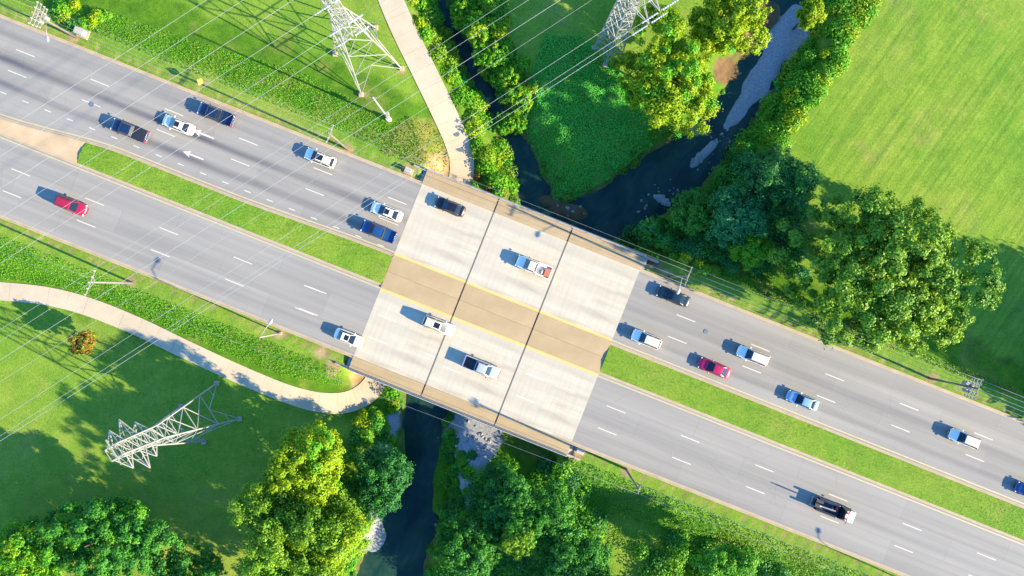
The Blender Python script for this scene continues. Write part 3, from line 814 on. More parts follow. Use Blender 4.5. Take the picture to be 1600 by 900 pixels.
#FOLIAGE
# verge and bank covers
NVW = [(-20, -40), (400, 120), (668, 250), (660, 285), (400, 186), (-20, 10)]
cover('grass', 'rough bright green weeds on the verge above the west road', [(40, 20), (150, 10), (330, 70), (470, 110), (560, 160), (600, 185), (640, 240), (625, 262), (480, 200), (300, 128), (160, 70), (60, 40)], 30, .3, ['fresh', 'fresh', 'olive', 'fresh'], .085, -1.2, 'weeds', fn=lambda x, y, k: k['dv'] > 2.0)
cover('grass', 'dry straw coloured grass clump beside the bend of the path', STRAW, 24, .5, ['olive', 'straw', 'straw', 'olive'], .11, -2.2, 'grass', True)
cover('grass', 'thick bright green weeds between the lower road edge and the path', [(-20, 352), (150, 420), (300, 480), (420, 530), (540, 580), (530, 605), (440, 590), (300, 530), (150, 465), (60, 445), (-20, 432)], 34, .35, ['fresh', 'fresh', 'fresh'], .09, -1.2, 'weeds', fn=lambda x, y, k: k['dv'] > 1.8)
cover('grass', 'low vines carpeting the spit between the two creek arms', SPIT, 55, .35, ['vine', 'vine', 'vine'], .11, -4, 'vines')
cover('grass', 'weedy green bank below the road east of the bridge', [(885, 705), (980, 735), (1100, 790), (1250, 850), (1400, 910), (1380, 960), (1100, 900), (960, 860), (900, 780)], 30, .5, ['fresh', 'mid', 'fresh', 'olive'], .11, -1.8, 'weeds', fn=lambda x, y, k: k['dv'] > 1.2)
cover('grass', 'yellow green weeds along the verge under the roadside wires', [(1012, 395), (1110, 430), (1260, 500), (1420, 570), (1600, 640), (1600, 610), (1420, 545), (1260, 470), (1110, 400), (1020, 370)], 26, .45, ['olive', 'fresh', 'straw', 'fresh'], .11, -1.5, 'weeds', fn=lambda x, y, k: k['dv'] > 2.2)
def median_grass():
    # short tufts standing on the two median strips
    for (u0, u1, lab) in ((-68.3, BU0 - .2, 'shaggy green grass on the median strip west of the bridge'), (BU1 + .2, 95, 'shaggy green grass on the median strip east of the bridge')):
        n = int((u1 - u0) * 4.8 * 22); u_ = RNG.uniform(u0, u1, n); t = RNG.random(n)
        top = np.array([yn_w(a) if u0 < 0 else YN for a in u_]) - .62; bot = np.full(n, (YS + .1 if u0 < 0 else YS - .1) + .62)
        v_ = bot + (top - bot) * t
        x, y = u_ * CA + v_ * SA, -u_ * SA + v_ * CA
        ok = (np.minimum(t, 1 - t) * (top - bot) > .3 * vnoise(x, y, .9, 43) ** 2 + .12); u_, t, x, y = u_[ok], t[ok], x[ok], y[ok]; n = len(x)
        pts = np.column_stack([x, y, .16 + .25 * np.sin(np.pi * t) + .03 * vnoise(x, y, 1.2, 41) * RNG.random(n)])
        c = vnoise(x, y, .3, 42)
        tn = np.where((c + .25 * RNG.random(n) > .62)[:, None], tints(n, *GREENS['olive'], .2), tints(n, *GREENS['fresh'], .2, .6 * RNG.random((n, 1))))
        nor = RNG.normal(size=(n, 3)) * .45 + np.array([.4, -.17, 1.3])
        tag(link('grass', leaf_mesh('grass', pts, RNG.uniform(.6, 1.3, n) * .06, nor, tn, .4)), lab, 'grass', kind='stuff')
median_grass()

# thickets along the water
thicket('undergrowth', 'bright green brush between the path and the narrow creek', [(632, -20), (675, -20), (705, 60), (745, 150), (800, 262), (812, 318), (775, 300), (738, 250), (735, 210), (700, 130), (655, 40)], .6, .9, 1.8, .7, 260, ['fresh', 'lime', 'fresh', 'olive'], .17)
thicket('undergrowth', 'leafy light green brush on the far bank of the narrow creek', [(688, -20), (780, -20), (800, 60), (834, 130), (815, 190), (775, 160), (738, 80), (710, 20)], .5, 1.0, 1.8, .8, 300, ['fresh', 'fresh', 'mid', 'lime'], .19)
thicket('undergrowth', 'dry looking brush on the bank where the path dips under the bridge', [(738, 230), (770, 262), (810, 305), (808, 322), (735, 290)], .35, .7, 1.2, .8, 240, ['olive', 'fresh', 'rust', 'fresh'], .15)
thicket('undergrowth', 'brush strip edging the mown field beside the wide creek', [(1385, -20), (1296, -20), (1268, 60), (1225, 120), (1180, 190), (1150, 240), (1200, 262), (1250, 180), (1320, 90)], .7, .9, 1.8, .75, 230, ['fresh', 'lime', 'fresh', 'fresh'], .17)
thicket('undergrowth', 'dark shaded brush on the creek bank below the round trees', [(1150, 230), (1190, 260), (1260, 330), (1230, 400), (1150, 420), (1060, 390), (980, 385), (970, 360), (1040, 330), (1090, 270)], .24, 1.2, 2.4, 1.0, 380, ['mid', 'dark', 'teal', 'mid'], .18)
thicket('undergrowth', 'yellow green brush at the corner of the bridge and the verge', [(1012, 370), (1060, 378), (1120, 415), (1130, 435), (1080, 425), (1015, 402)], .45, .8, 1.3, .9, 300, ['olive', 'yellow', 'fresh'], .16, -1.5)
thicket('undergrowth', 'bright green brush on the bank below the curved path', [(588, 618), (612, 612), (625, 640), (612, 690), (590, 740), (545, 720), (560, 660)], .4, .9, 1.6, .9, 330, ['fresh', 'mid', 'lime'], .16)
thicket('undergrowth', 'green brush growing on the gravel bar below the bridge', [(692, 690), (712, 665), (716, 700), (750, 705), (720, 790), (676, 830), (672, 780)], 1.1, .6, 1.1, .7, 220, ['mid', 'fresh'], .14, -5)
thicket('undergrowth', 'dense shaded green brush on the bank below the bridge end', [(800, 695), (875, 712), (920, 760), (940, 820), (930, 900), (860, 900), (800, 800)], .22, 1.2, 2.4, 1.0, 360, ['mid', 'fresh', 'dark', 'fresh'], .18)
thicket('undergrowth', 'bushy scrub along the bottom edge below the east road', [(960, 860), (1060, 835), (1160, 850), (1270, 920), (960, 930)], .22, 1.2, 2.3, 1.0, 360, ['fresh', 'mid', 'olive'], .18)
thicket('undergrowth', 'scrubby bushes on the slope beside the western utility pole', [(95, 0), (165, 5), (180, 50), (140, 60), (100, 35)], .4, .8, 1.4, .9, 280, ['fresh', 'lime', 'mid'], .15, -1.5)
thicket('undergrowth', 'shaded brush in the dip behind the broad tree', [(1200, 380), (1260, 400), (1250, 450), (1210, 440)], .3, .8, 1.4, .8, 250, ['teal', 'mid'], .15)

def fringe(label, px0, px1, py0, py1, cols, dens=.4):
    q = scatter([(px0, py0), (px1, py0), (px1, py1), (px0, py1)], dens, WATER_Z + 1)
    zz, k = terrain(q[:, 0], q[:, 1]); ok = (k['rd'] > .05) & (k['rd'] < 2.2) & ~k['span'] & (k['grav'] < .3) & (k['mud'] < .9) & (k['pd'] > 2.4)
    q = q[ok]; zz = zz[ok]; n = len(q); nl = 150; R = RNG.uniform(.45, 1.05, n); ci = np.repeat(np.arange(n), nl); m = len(ci)
    d = RNG.normal(size=(m, 3)); d /= np.linalg.norm(d, axis=1, keepdims=True); d[:, 2] = np.abs(d[:, 2])
    pts = np.column_stack([q[ci], np.maximum(zz, WATER_Z)[ci] + .15]) + d * (R[ci] * RNG.random(m) ** .4)[:, None] * np.array([1, 1, .7])
    pick = RNG.integers(0, len(cols), n); tn = np.empty((m, 3))
    for i, cn in enumerate(cols):
        s_ = pick[ci] == i
        if s_.any(): tn[s_] = tints(int(s_.sum()), *GREENS[cn], .3)
    tag(link('undergrowth', leaf_mesh('undergrowth', pts, RNG.uniform(.7, 1.3, m) * .12, d + RNG.normal(size=(m, 3)) * .5 + np.array([0, 0, .5]), tn)), label, 'undergrowth', kind='stuff')
fringe('weeds fringing the water edges of the creeks above the bridge', 640, 1330, -40, 370, ['vine', 'fresh', 'mid', 'olive'])
fringe('weeds fringing the water edges of the creek below the bridge', 520, 800, 610, 960, ['mid', 'fresh', 'vine'])
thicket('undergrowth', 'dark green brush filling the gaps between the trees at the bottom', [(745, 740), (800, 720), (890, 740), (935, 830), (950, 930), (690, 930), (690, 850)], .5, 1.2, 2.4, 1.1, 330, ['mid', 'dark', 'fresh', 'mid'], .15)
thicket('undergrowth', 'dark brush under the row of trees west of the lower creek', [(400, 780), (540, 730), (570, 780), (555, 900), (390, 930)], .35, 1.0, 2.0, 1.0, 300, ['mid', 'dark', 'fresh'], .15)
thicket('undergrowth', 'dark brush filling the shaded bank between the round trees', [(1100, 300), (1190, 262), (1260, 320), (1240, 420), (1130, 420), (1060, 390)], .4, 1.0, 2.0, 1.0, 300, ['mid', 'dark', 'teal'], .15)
# trees
tree(1394, 426, 160, 20, 'very large broad tree with dense rounded crown beside the east road', 'oak', .80, 78000, 17, .27, full=1.38, rot=-.35, cl=.11, nclump=440, low=.0, name='broad_tree')
tree(1052, 112, 86, 14.5, 'tall yellow green tree standing between the lattice tower and the wide creek', 'lime', 1.12, 42000, 5, .23, cl=.16, nclump=190, low=.1, name='creek_tree', col2='fresh')
tree(1135, 38, 62, 14, 'yellow green tree on the creek bank behind a larger one of the same colour', 'lime', 1.0, 23000, 6, .22, cl=.17, nclump=130, low=.1, name='creek_tree')
tree(1280, 8, 26, 10, 'small yellow green tree at the upper end of the wide creek', 'lime', 1.0, 7000, 8, .2, name='creek_tree')
for i_, (a_, b_, r_, h_, w_) in enumerate(((722, 4, 30, 3.6, 'first'), (748, 36, 34, 4.2, 'second'), (770, 76, 34, 4.2, 'third'), (796, 116, 32, 4.0, 'fourth'), (812, 146, 27, 3.8, 'fifth'), (798, 182, 26, 3.5, 'sixth'))):
    tree(a_, b_, r_, h_, '%s leafy tree down the row on the far bank of the narrow creek' % w_, 'fresh', 1.0, 8500, 60 + i_, .2, name='creekside_tree', low=.05, col2='lime', group='row of trees on the narrow creek')
tree(1208, 288, 68, 14, 'round dark green tree casting shade onto the corner of the mown field', 'dark', .9, 28000, 11, .2, name='round_tree', col2='mid', low=.1, full=1.2)
tree(1150, 345, 52, 12, 'pale teal leaved tree in the middle of the shaded bank', 'teal', 1.0, 13000, 12, .2, name='round_tree', low=.1)
tree(1178, 385, 36, 10, 'fresh green small tree behind the roadside verge on the shaded bank', 'fresh', 1.0, 9000, 13, .19, name='round_tree', low=.1)
tree(1092, 330, 42, 10, 'dark leafy tree overhanging the creek bend on the shaded bank', 'mid', .9, 11000, 14, .19, name='round_tree', low=.1)
tree(1032, 365, 38, 7, 'low green tree leaning over the creek by the bridge corner', 'mid', .8, 9000, 15, .18, name='round_tree', low=.1, col2='teal')
tree(480, 728, 62, 15.5, 'tall yellow green tree nearest the lattice tower below the path', 'lime', 1.05, 33000, 21, .23, full=1.22, name='bank_tree', col2='fresh', low=.06)
tree(432, 805, 70, 16, 'wide yellow green tree in the row west of the lower creek', 'olive', 1.05, 33000, 22, .23, full=1.22, name='bank_tree', col2='fresh', low=.06)
tree(515, 850, 66, 16, 'yellow green tree at the bottom edge beside the lower creek', 'olive', 1.2, 33000, 23, .23, full=1.22, name='bank_tree', col2='lime', low=.06)
tree(425, 905, 60, 14, 'green tree at the bottom edge in the row west of the lower creek', 'fresh', 1.0, 17000, 29, .22, full=1.22, name='bank_tree', col2='olive', low=.06)
tree(588, 752, 56, 10, 'dark green tree leaning over the lower creek', 'dark', 1.15, 18000, 24, .2, full=1.15, name='bank_tree', col2='mid', low=.08)
tree(150, 848, 140, 12, 'broad dark green tree spreading over the shaded lawn at the bottom corner', 'mid', .62, 42000, 25, .22, cl=.13, nclump=260, name='broad_tree', col2='fresh', low=.1, full=1.1)
tree(25, 885, 75, 10, 'leafy green tree at the very bottom corner of the lawn', 'fresh', .9, 16000, 26, .22, name='broad_tree', col2='lime', low=.1)
tree(305, 905, 60, 10, 'shaded green tree between the corner tree and the yellow green row', 'mid', .9, 12000, 27, .2, name='bank_tree')
tree(130, 535, 24, 6, 'small rusty brown and green tree standing alone beside the path', 'rust', 1.0, 6500, 28, .17, name='ornamental_tree', col2='olive', low=.1)
tree(798, 778, 54, 8.5, 'green tree on the far bank of the lower creek by the gravel bar', 'mid', 1.0, 17000, 31, .2, name='bank_tree', col2='dark')
tree(855, 806, 64, 9.5, 'tall fresh green tree in the wooded bank below the bridge', 'mid', 1.0, 20000, 32, .2, name='bank_tree', col2='fresh')
tree(815, 838, 36, 10, 'tree with pale olive crown amid the wooded bank below the bridge', 'olive', 1.0, 8500, 36, .2, name='bank_tree')
tree(728, 862, 58, 9.5, 'dark green tree shading the lower creek at the bottom edge', 'mid', 1.0, 17000, 33, .2, name='bank_tree', col2='dark')
tree(905, 880, 56, 10, 'bushy tree at the bottom edge of the wooded bank', 'mid', 1.0, 16000, 34, .2, name='bank_tree', col2='dark')
tree(1130, 885, 55, 10, 'leafy tree at the bottom edge below the east road', 'fresh', .8, 15000, 35, .2, name='bank_tree', col2='mid')
# trees outside the frame whose shade falls into the picture
tree(1915, 612, 130, 18, 'large tree beyond the frame edge shading the grass behind the broad tree', 'oak', 1.0, 30000, 41, .42, full=1.25, name='broad_tree', zg=-2, low=.02)
tree(1782, 612, 88, 12, 'smaller tree beyond the frame edge shading the verge end', 'oak', 1.0, 16000, 46, .36, name='broad_tree', zg=-2, low=.02, full=1.2)
tree(1050, 1010, 80, 15, 'tree beyond the bottom frame edge shading the weedy bank', 'mid', 1.0, 12000, 43, .26, name='broad_tree', zg=-2)
tree(1330, 1010, 60, 10, 'tree beyond the bottom frame edge shading the scrub', 'mid', 1.0, 9000, 44, .26, name='broad_tree', zg=-2)

# stones in the river
def stones():
    vs = []; fs = []
    spots = []
    for (a, b_, n, s) in ((1040, 300, 26, 24), (1100, 240, 14, 18), (730, 690, 30, 34), (600, 690, 12, 14), (560, 830, 12, 16), (895, 335, 14, 22), (760, 680, 14, 14), (1125, 215, 18, 16), (1010, 335, 12, 20), (690, 830, 10, 14)):
        for _ in range(n): spots.append((a + random.gauss(0, s) * .6, b_ + random.gauss(0, s) * .6))
    for (a, b_) in spots:
        c = P(a, b_, WATER_Z); z = max(gz(c.x, c.y), WATER_Z - .12); r = random.uniform(.12, .42); base = len(vs)
        bm = bmesh.new(); bmesh.ops.create_icosphere(bm, subdivisions=1, radius=r)
        ang = random.uniform(0, 3.14)
        for v in bm.verts:
            q = v.co * random.uniform(.8, 1.15); vs.append((c.x + (q.x * math.cos(ang) - q.y * .7 * math.sin(ang)), c.y + (q.x * math.sin(ang) + q.y * .7 * math.cos(ang)), z + q.z * .6))
        bm.verts.index_update()
        for f in bm.faces: fs.append(tuple(base + v.index for v in f.verts))
        bm.free()
    tag(link('stones', mesh_py('stones', vs, fs), M['stone']), 'grey stones scattered in the creek shallows and gravel bars', 'stones', kind='stuff')
stones()

# ------------------------------------------------------------------ transmission towers
LD = Vector((0.842, 0.540, 0)).normalized()      # direction of the power lines in the world
LN = Vector((-LD.y, LD.x, 0))
def disc_insulator(parent, p, q, n=7):
    p = Vector(p); q = Vector(q); bm = bmesh.new(); d = q - p; rot = d.to_track_quat('Z', 'X').to_matrix().to_4x4()
    for k in range(n):
        bmesh.ops.create_cone(bm, cap_ends=True, segments=8, radius1=.15, radius2=.09, depth=d.length / n * .8, matrix=Matrix.Translation(p + d * (k + .5) / n) @ rot)
    o = link('insulator', from_bm('insulator', bm), M['porcelain'], parent); return o
def lattice_tower(bpx, b_half, w_half, z_waist, z_top, arms, label, t_leg=.17, t_br=.068, ztop_half=None, nlow=4):
    c = P(bpx[0], bpx[1], -2.0); g = min(gz(c.x, c.y), -1.8)
    T = empty('transmission_tower', (c.x, c.y, g)); tag(T, label, 'pylon', 'steel lattice towers of the power lines')
    zt = ztop_half or w_half * .8
    def half(z):
        z_ = z - g
        if z <= z_waist: return b_half + (w_half - b_half) * (z - g) / (z_waist - g)
        return w_half + (zt - w_half) * (z - z_waist) / (z_top - z_waist)
    def corner(i, z):
        s = ((1, 1), (-1, 1), (-1, -1), (1, -1))[i]; h = half(z)
        return LD * s[0] * h + LN * s[1] * h + Vector((0, 0, z - g))
    for i in range(4):
        bar('leg', corner(i, g - .3), corner(i, z_waist), t_leg, M['steel'], T); bar('leg', corner(i, z_waist), corner(i, z_top), t_leg * .8, M['steel'], T)
        f = box_obj('footing', corner(i, g) + Vector((0, 0, .1)), (.7, .7, .6), M['kerb'], T, .04)
    zs = [g]
    h = (z_waist - g)
    for k in range(nlow): zs.append(g + h * (1 - (1 - (k + 1) / nlow) ** 1.35))
    n2 = max(3, int(round((z_top - z_waist) / (w_half * 1.9))))
    for k in range(n2): zs.append(z_waist + (z_top - z_waist) * (k + 1) / n2)
    for j in range(len(zs) - 1):
        z0, z1 = zs[j], zs[j + 1]
        for i in range(4):
            a0, b0, a1, b1 = corner(i, z0), corner((i + 1) % 4, z0), corner(i, z1), corner((i + 1) % 4, z1)
            t = t_br * (1.25 if j < nlow else 1)
            if j == 0:
                m = (a1 + b1) / 2
                bar('brace', a0, m, t, M['steel'], T); bar('brace', b0, m, t, M['steel'], T)
                bar('brace', a0.lerp(a1, .5), a0.lerp(m, .5), t * .7, M['steel'], T); bar('brace', b0.lerp(b1, .5), b0.lerp(m, .5), t * .7, M['steel'], T)
            else:
                bar('brace', a0, b1, t, M['steel'], T); bar('brace', b0, a1, t, M['steel'], T)
            bar('brace', a1, b1, t, M['steel'], T)
    tips = {}
    for (za, la) in arms:
        hh = half(za)
        for s in (-1, 1):
            tip = LN * s * la + Vector((0, 0, za - g + .25)); tips[(za, s)] = tip + Vector((c.x, c.y, g))
            for e in (-1, 1):
                bar('crossarm', LD * e * hh + LN * s * hh + Vector((0, 0, za - g)), tip, t_br * 1.5, M['steel'], T)
                up = LD * e * half(za + 1.3) + LN * s * half(za + 1.3) + Vector((0, 0, za - g + 1.3))
                bar('crossarm', up, tip, t_br * 1.3, M['steel'], T)
                bar('brace', (LD * e * hh + LN * s * hh + Vector((0, 0, za - g))).lerp(tip, .45), up.lerp(tip, .35), t_br * .8, M['steel'], T)
            bar('brace', LD * hh + LN * s * hh + Vector((0, 0, za - g)), (LD * -hh + LN * s * hh + Vector((0, 0, za - g))).lerp(tip, .5), t_br * .8, M['steel'], T)
    bar('top_beam', LN * -zt * 2.3 + Vector((0, 0, z_top - g)), LN * zt * 2.3 + Vector((0, 0, z_top - g)), t_leg * .8, M['steel'], T)
    return T, tips, Vector((c.x, c.y, g))
lattice_tower((328.5, 644.5), 3.3, .95, 14.5, 23.7, [(16.4, 2.6), (19.0, 3.6), (21.9, 2.7)], 'pale lattice tower on the shaded lawn below the curving path', ztop_half=.75)
T2, tip2, b2 = lattice_tower((576, 96), 3.75, .95, 15.5, 31.0, [(17.4, 4.0), (22.4, 4.6), (27.4, 4.0)], 'pale lattice tower straddling the grass beside the upper path', nlow=4)
T3, tip3, b3 = lattice_tower((950, 80), 1.6, .95, 17.0, 33.0, [(18.0, 4.3), (23.0, 4.8), (28.0, 4.3)], 'slender lattice tower between the two creek arms', nlow=7, t_br=.06)

def wire(p, q, label, group, r=0.03, sag=0.5, double=0.0, name='power_line'):
    pts = []
    for i in range(13):
        t = i / 12; pt = Vector(p).lerp(Vector(q), t); pt.z -= sag * 4 * t * (1 - t); pts.append(pt)
    tag(tube(name, pts, r, M['wire'], None, 5), label, 'wire', group)
GA = 'conductors of the line through the upper tower'
GB = 'conductors of the line through the slender tower'
hs = {17.4: 'lowest', 22.4: 'middle', 27.4: 'highest'}
for (za, s), tp in tip2.items():
    side = 'near' if s < 0 else 'far'
    for sg in (-1, 1):
        a = tp + LD * sg * 0.3; b_ = tp + LD * sg * 2.4
        disc_insulator(T2, a - b2, b_ - b2)
        lab = '%s power wire on the %s side of the upper tower, running %s' % (hs[za], 'road' if s < 0 else 'field', 'down over the road' if sg < 0 else 'up past the path')
        wire(b_, b_ + LD * sg * (105 if sg < 0 else 70) + Vector((0, 0, 1)), lab, GA, .021 if za < 18 else .017, .6)
for (za, s), tp in tip3.items():
    for sg in (-1, 1):
        a = tp + LD * sg * 0.3; b_ = tp + LD * sg * 2.6
        disc_insulator(T3, a - b3, b_ - b3)
# the line through the slender tower, strung low over the road
for i, (yl, z, r) in enumerate(((507, 27, .015), (540, 22.5, .016), (572, 18.3, .024), (596, 18.3, .014), (620, 27.5, .016), (648, 22.8, .018), (671, 18.2, .024))):
    a = P(-160, yl + 160 * .645, z); b_ = P(990, yl - 990 * .645, z)
    if i >= 4:
        za = {4: 28.0, 5: 23.0, 6: 18.0}[i]; b_ = tip3[(za, -1)] - LD * 2.6
        a = b_ - LD * 125; a.z = z
    elif i < 3:
        za = {0: 28.0, 1: 23.0, 2: 18.0}[i]; b_ = tip3[(za, 1)] - LD * 2.6
        a = b_ - LD * 125; a.z = z
    wire(a, b_, 'wire %s of the seven strung from the slender tower across the road' % ('first', 'second', 'third', 'fourth', 'fifth', 'sixth', 'seventh')[i], GB, r, .4)

# ------------------------------------------------------------------ utility poles, lamps, signs
def pole_top(bpx, z, g):
    b_ = P(bpx[0], bpx[1], g); return Vector((b_.x, b_.y, z))
ROADX = Vector((CA, -SA, 0)); ROADY = Vector((SA, CA, 0))
def utility_pole(bpx, h, label, arms=((0.35, 1.35),), mat='wood', lamp=None, transformers=0, extra=False, r=.16, insul=True):
    b0 = P(bpx[0], bpx[1], -1.0); g = gz(b0.x, b0.y); b0 = P(bpx[0], bpx[1], g); 
    U = empty('utility_pole', b0); tag(U, label, 'utility pole', 'wooden poles carrying the roadside wires')
    tube('post', [(0, 0, -.5), (0, 0, h * .5), (0, 0, h)], r * 1.15, M[mat], U, 10, r * .75)
    for (dz, ln) in arms:
        bar('crossarm', ROADY * -ln + ROADX * .16 + Vector((0, 0, h - dz)), ROADY * ln + ROADX * .16 + Vector((0, 0, h - dz)), .13, M['wood_grey'], U)
        for s in (-1, 1): bar('brace', ROADY * s * ln * .55 + ROADX * .2 + Vector((0, 0, h - dz)), ROADX * .2 + Vector((0, 0, h - dz - .8)), .05, M['steel'], U)
        for q in (-.92, -.45, .45, .92):
            bm = bmesh.new(); bmesh.ops.create_cone(bm, cap_ends=True, segments=8, radius1=.09, radius2=.06, depth=.26)
            o = link('insulator', from_bm('insulator', bm), M['porcelain'], U); o.location = ROADY * ln * q + ROADX * .16 + Vector((0, 0, h - dz + .2))
    for k in range(transformers):
        a = k * 2.1
        bm = bmesh.new(); bmesh.ops.create_cone(bm, cap_ends=True, segments=14, radius1=.3, radius2=.3, depth=.95); bmesh.ops.bevel(bm, geom=[e for e in bm.edges if e.calc_face_angle(0) > 1], offset=.05, segments=2, affect='EDGES')
        o = link('transformer', from_bm('transformer', bm, False), M['steel'], U); o.location = (math.cos(a) * .55, math.sin(a) * .55, h - 2.2)
    if lamp:
        hd = P(lamp[0], lamp[1], h - 2.4) - b0
        tube('lamp_arm', [(0, 0, h - 3.0), (hd.x * .5, hd.y * .5, h - 2.55), (hd.x, hd.y, h - 2.4)], .05, M['steel'], U)
        lamp_head(U, Vector((hd.x, hd.y, h - 2.4)), math.atan2(hd.y, hd.x))
    return U, b0, h
def lamp_head(parent, p, ang):
    bm = bmesh.new(); bmesh.ops.create_uvsphere(bm, u_segments=12, v_segments=8, radius=.5); bmesh.ops.scale(bm, vec=(1.0, .48, .28), verts=bm.verts)
    o = link('lamp_head', from_bm('lamp_head', bm, True), M['rail'], parent); o.location = p; o.rotation_euler = (0, 0, ang)
NPOLES = [utility_pole((118, 58), 9.6, 'equipment laden utility pole at the far west of the upper verge', ((.3, 1.7), (1.0, 1.7), (1.7, 1.6), (2.3, 1.5)), lamp=(73, 60), transformers=3),
          utility_pole((543, 233), 11.0, 'utility pole on the verge just west of the bridge by the white car with sunroof'),
          utility_pole((1046, 433), 11.0, 'utility pole with street lamp arm at the east corner of the bridge', ((.35, 1.4),), lamp=(1061, 455)),
          utility_pole((1452, 591), 11.0, 'utility pole with transformers and stacked crossarms below the broad tree', ((.3, 1.5), (1.0, 1.5), (1.7, 1.5), (2.4, 1.3)), 'wood', transformers=3)]
SPOLES = [utility_pole((207, 442), 11.0, 'utility pole with single crossarm on the lower verge by the curving path', ((.35, 1.9),), 'wood_grey'),
          utility_pole((978, 733), 10.5, 'dark utility pole on the lower verge just east of the bridge', ((.35, .6),))]
def span_wires(A, B, offs, grp, what, r=.012):
    for i, (o_, dz) in enumerate(offs):
        p = A[1] + Vector((0, 0, A[2] - dz + .33)) + ROADY * o_; q = B[1] + Vector((0, 0, B[2] - dz + .33)) + ROADY * o_
        wire(p, q, 'roadside cable %s, %s of its span' % (what, ('first', 'second', 'third', 'fourth', 'fifth')[i]), grp, r, .35, name='roadside_wire')
OFF = [(-1.25, .35), (-.6, .35), (.6, .35), (1.25, .35), (0.15, 2.6)]
class Far: pass
def faux(A, vec): return (None, A[1] + vec, A[2])
span_wires(faux(NPOLES[0], -ROADX * 45), NPOLES[0], OFF, 'roadside wires on the upper verge', 'leaving the frame west of the laden pole')
span_wires(NPOLES[0], NPOLES[1], OFF, 'roadside wires on the upper verge', 'along the upper verge west of the bridge')
span_wires(NPOLES[1], NPOLES[2], OFF[:4], 'roadside wires on the upper verge', 'beside the upper edge of the bridge')
span_wires(NPOLES[2], NPOLES[3], OFF, 'roadside wires on the upper verge', 'along the upper verge by the broad tree')
span_wires(NPOLES[3], faux(NPOLES[3], ROADX * 45), OFF, 'roadside wires on the upper verge', 'leaving the frame east of the broad tree', .02)
span_wires(faux(SPOLES[0], -ROADX * 45), SPOLES[0], OFF[1:3], 'roadside wires on the lower verge', 'west of the lower single crossarm pole')
span_wires(SPOLES[0], SPOLES[1], OFF[1:2], 'roadside wires on the lower verge', 'along the lower verge past the bridge')
span_wires(SPOLES[1], faux(SPOLES[1], ROADX * 60), OFF[1:3], 'roadside wires on the lower verge', 'leaving the frame along the lower verge')

def street_lamp(bpx, h, head, label):
    b0 = P(bpx[0], bpx[1], -.3); b0.z = gz(b0.x, b0.y)
    L = empty('street_lamp', b0); tag(L, label, 'street lamp', 'street lamps on the lower kerb')
    tube('post', [(0, 0, -.3), (0, 0, h * .5), (0, 0, h)], .11, M['steel'], L, 10, .07)
    hd = P(head[0], head[1], h + .3) - b0
    tube('lamp_arm', [(0, 0, h - .3), (hd.x * .4, hd.y * .4, h + .25), (hd.x, hd.y, h + .3)], .05, M['steel'], L)
    lamp_head(L, Vector((hd.x, hd.y, h + .3)), math.atan2(hd.y, hd.x))
    box_obj('base_plate', (0, 0, .1), (.5, .5, .25), M['kerb'], L, .03)
street_lamp((438, 521), 8.6, (421, 503), 'grey street lamp leaning over the lower kerb west of the bridge')
street_lamp((1482, 938), 8.6, (1550, 965), 'street lamp beyond the bottom edge whose shadow lies on the road')
# lone pole by the upper tower
def lone_pole():
    b0 = P(608, 187, -2.0); b0.z = gz(b0.x, b0.y); b0 = P(608, 187, b0.z)
    U = empty('steel_pole', b0); tag(U, 'lone pale pole standing below the upper lattice tower', 'pole')
    tube('post', [(0, 0, -.4), (0, 0, 6), (0, 0, 12.5)], .2, M['steel'], U, 10, .11)
    bm = bmesh.new(); bmesh.ops.create_cone(bm, cap_ends=True, segments=14, radius1=.42, radius2=.38, depth=1.0)
    o = link('base_sleeve', from_bm('base_sleeve', bm), M['c_white'], U); o.location = (0, 0, .5)
    box_obj('junction_box', (.35, 0, 3.4), (.45, .5, .9), M['steel'], U, .03)
    bar('bracket', (-.5, 0, 12.2), (.5, 0, 12.2), .08, M['steel'], U)
lone_pole()
def warning_sign(px, py, mat, label, face):
    z0 = -.3; b0 = P(px, py, 1.8); g = gz(b0.x, b0.y); b0.z = g
    S = empty('warning_sign', b0); tag(S, label, 'sign', 'diamond warning signs')
    tube('post', [(0, 0, -.3), (0, 0, 2.4)], .04, M['steel'], S, 6)
    bm = bmesh.new(); box_bm(bm, (0, 0, 0), (.02, .76, .76), Matrix.Rotation(math.radians(45), 4, 'X'))
    o = link('sign_panel', from_bm('sign_panel', bm), mat, S); o.location = (.06, 0, 2.1); S.rotation_euler = (0, 0, face)
    o.rotation_euler = (0, -.5, 0)
    return S
warning_sign(313, 128, M['sign_yellow'], 'bright yellow diamond sign on the upper verge west of the bridge', YAW)
warning_sign(1197, 455, M['sign_orange'], 'orange diamond sign in the shade by the upper verge east of the bridge', YAW)
def cabinet(px, py, s, label, mat='cabinet', rz=0):
    b0 = P(px, py, -1); g = gz(b0.x, b0.y); C_ = empty('utility_cabinet', (b0.x, b0.y, g), YAW + rz); tag(C_, label, 'cabinet')
    box_obj('pad', (0, 0, .05), (s[0] + .5, s[1] + .5, .3), M['kerb'], C_, .03)
    box_obj('housing', (0, 0, .2 + s[2] / 2), s, M[mat], C_, .05)
    box_obj('lid', (0, 0, .2 + s[2] + .05), (s[0] + .12, s[1] + .12, .1), M[mat], C_, .03)
    box_obj('door', (0, -s[1] / 2 - .015, .2 + s[2] / 2), (s[0] * .8, .03, s[2] * .8), M[mat], C_, .01)
cabinet(136, 56, (1.3, .9, 1.0), 'cream utility cabinet beside the equipment laden pole')
cabinet(640, 268, (.9, .6, .7), 'small cream cabinet at the kerb before the bridge', 'cabinet')
cabinet(905, 702, (1.0, .6, .6), 'small pale box on bare soil at the lower bridge end', 'cabinet')
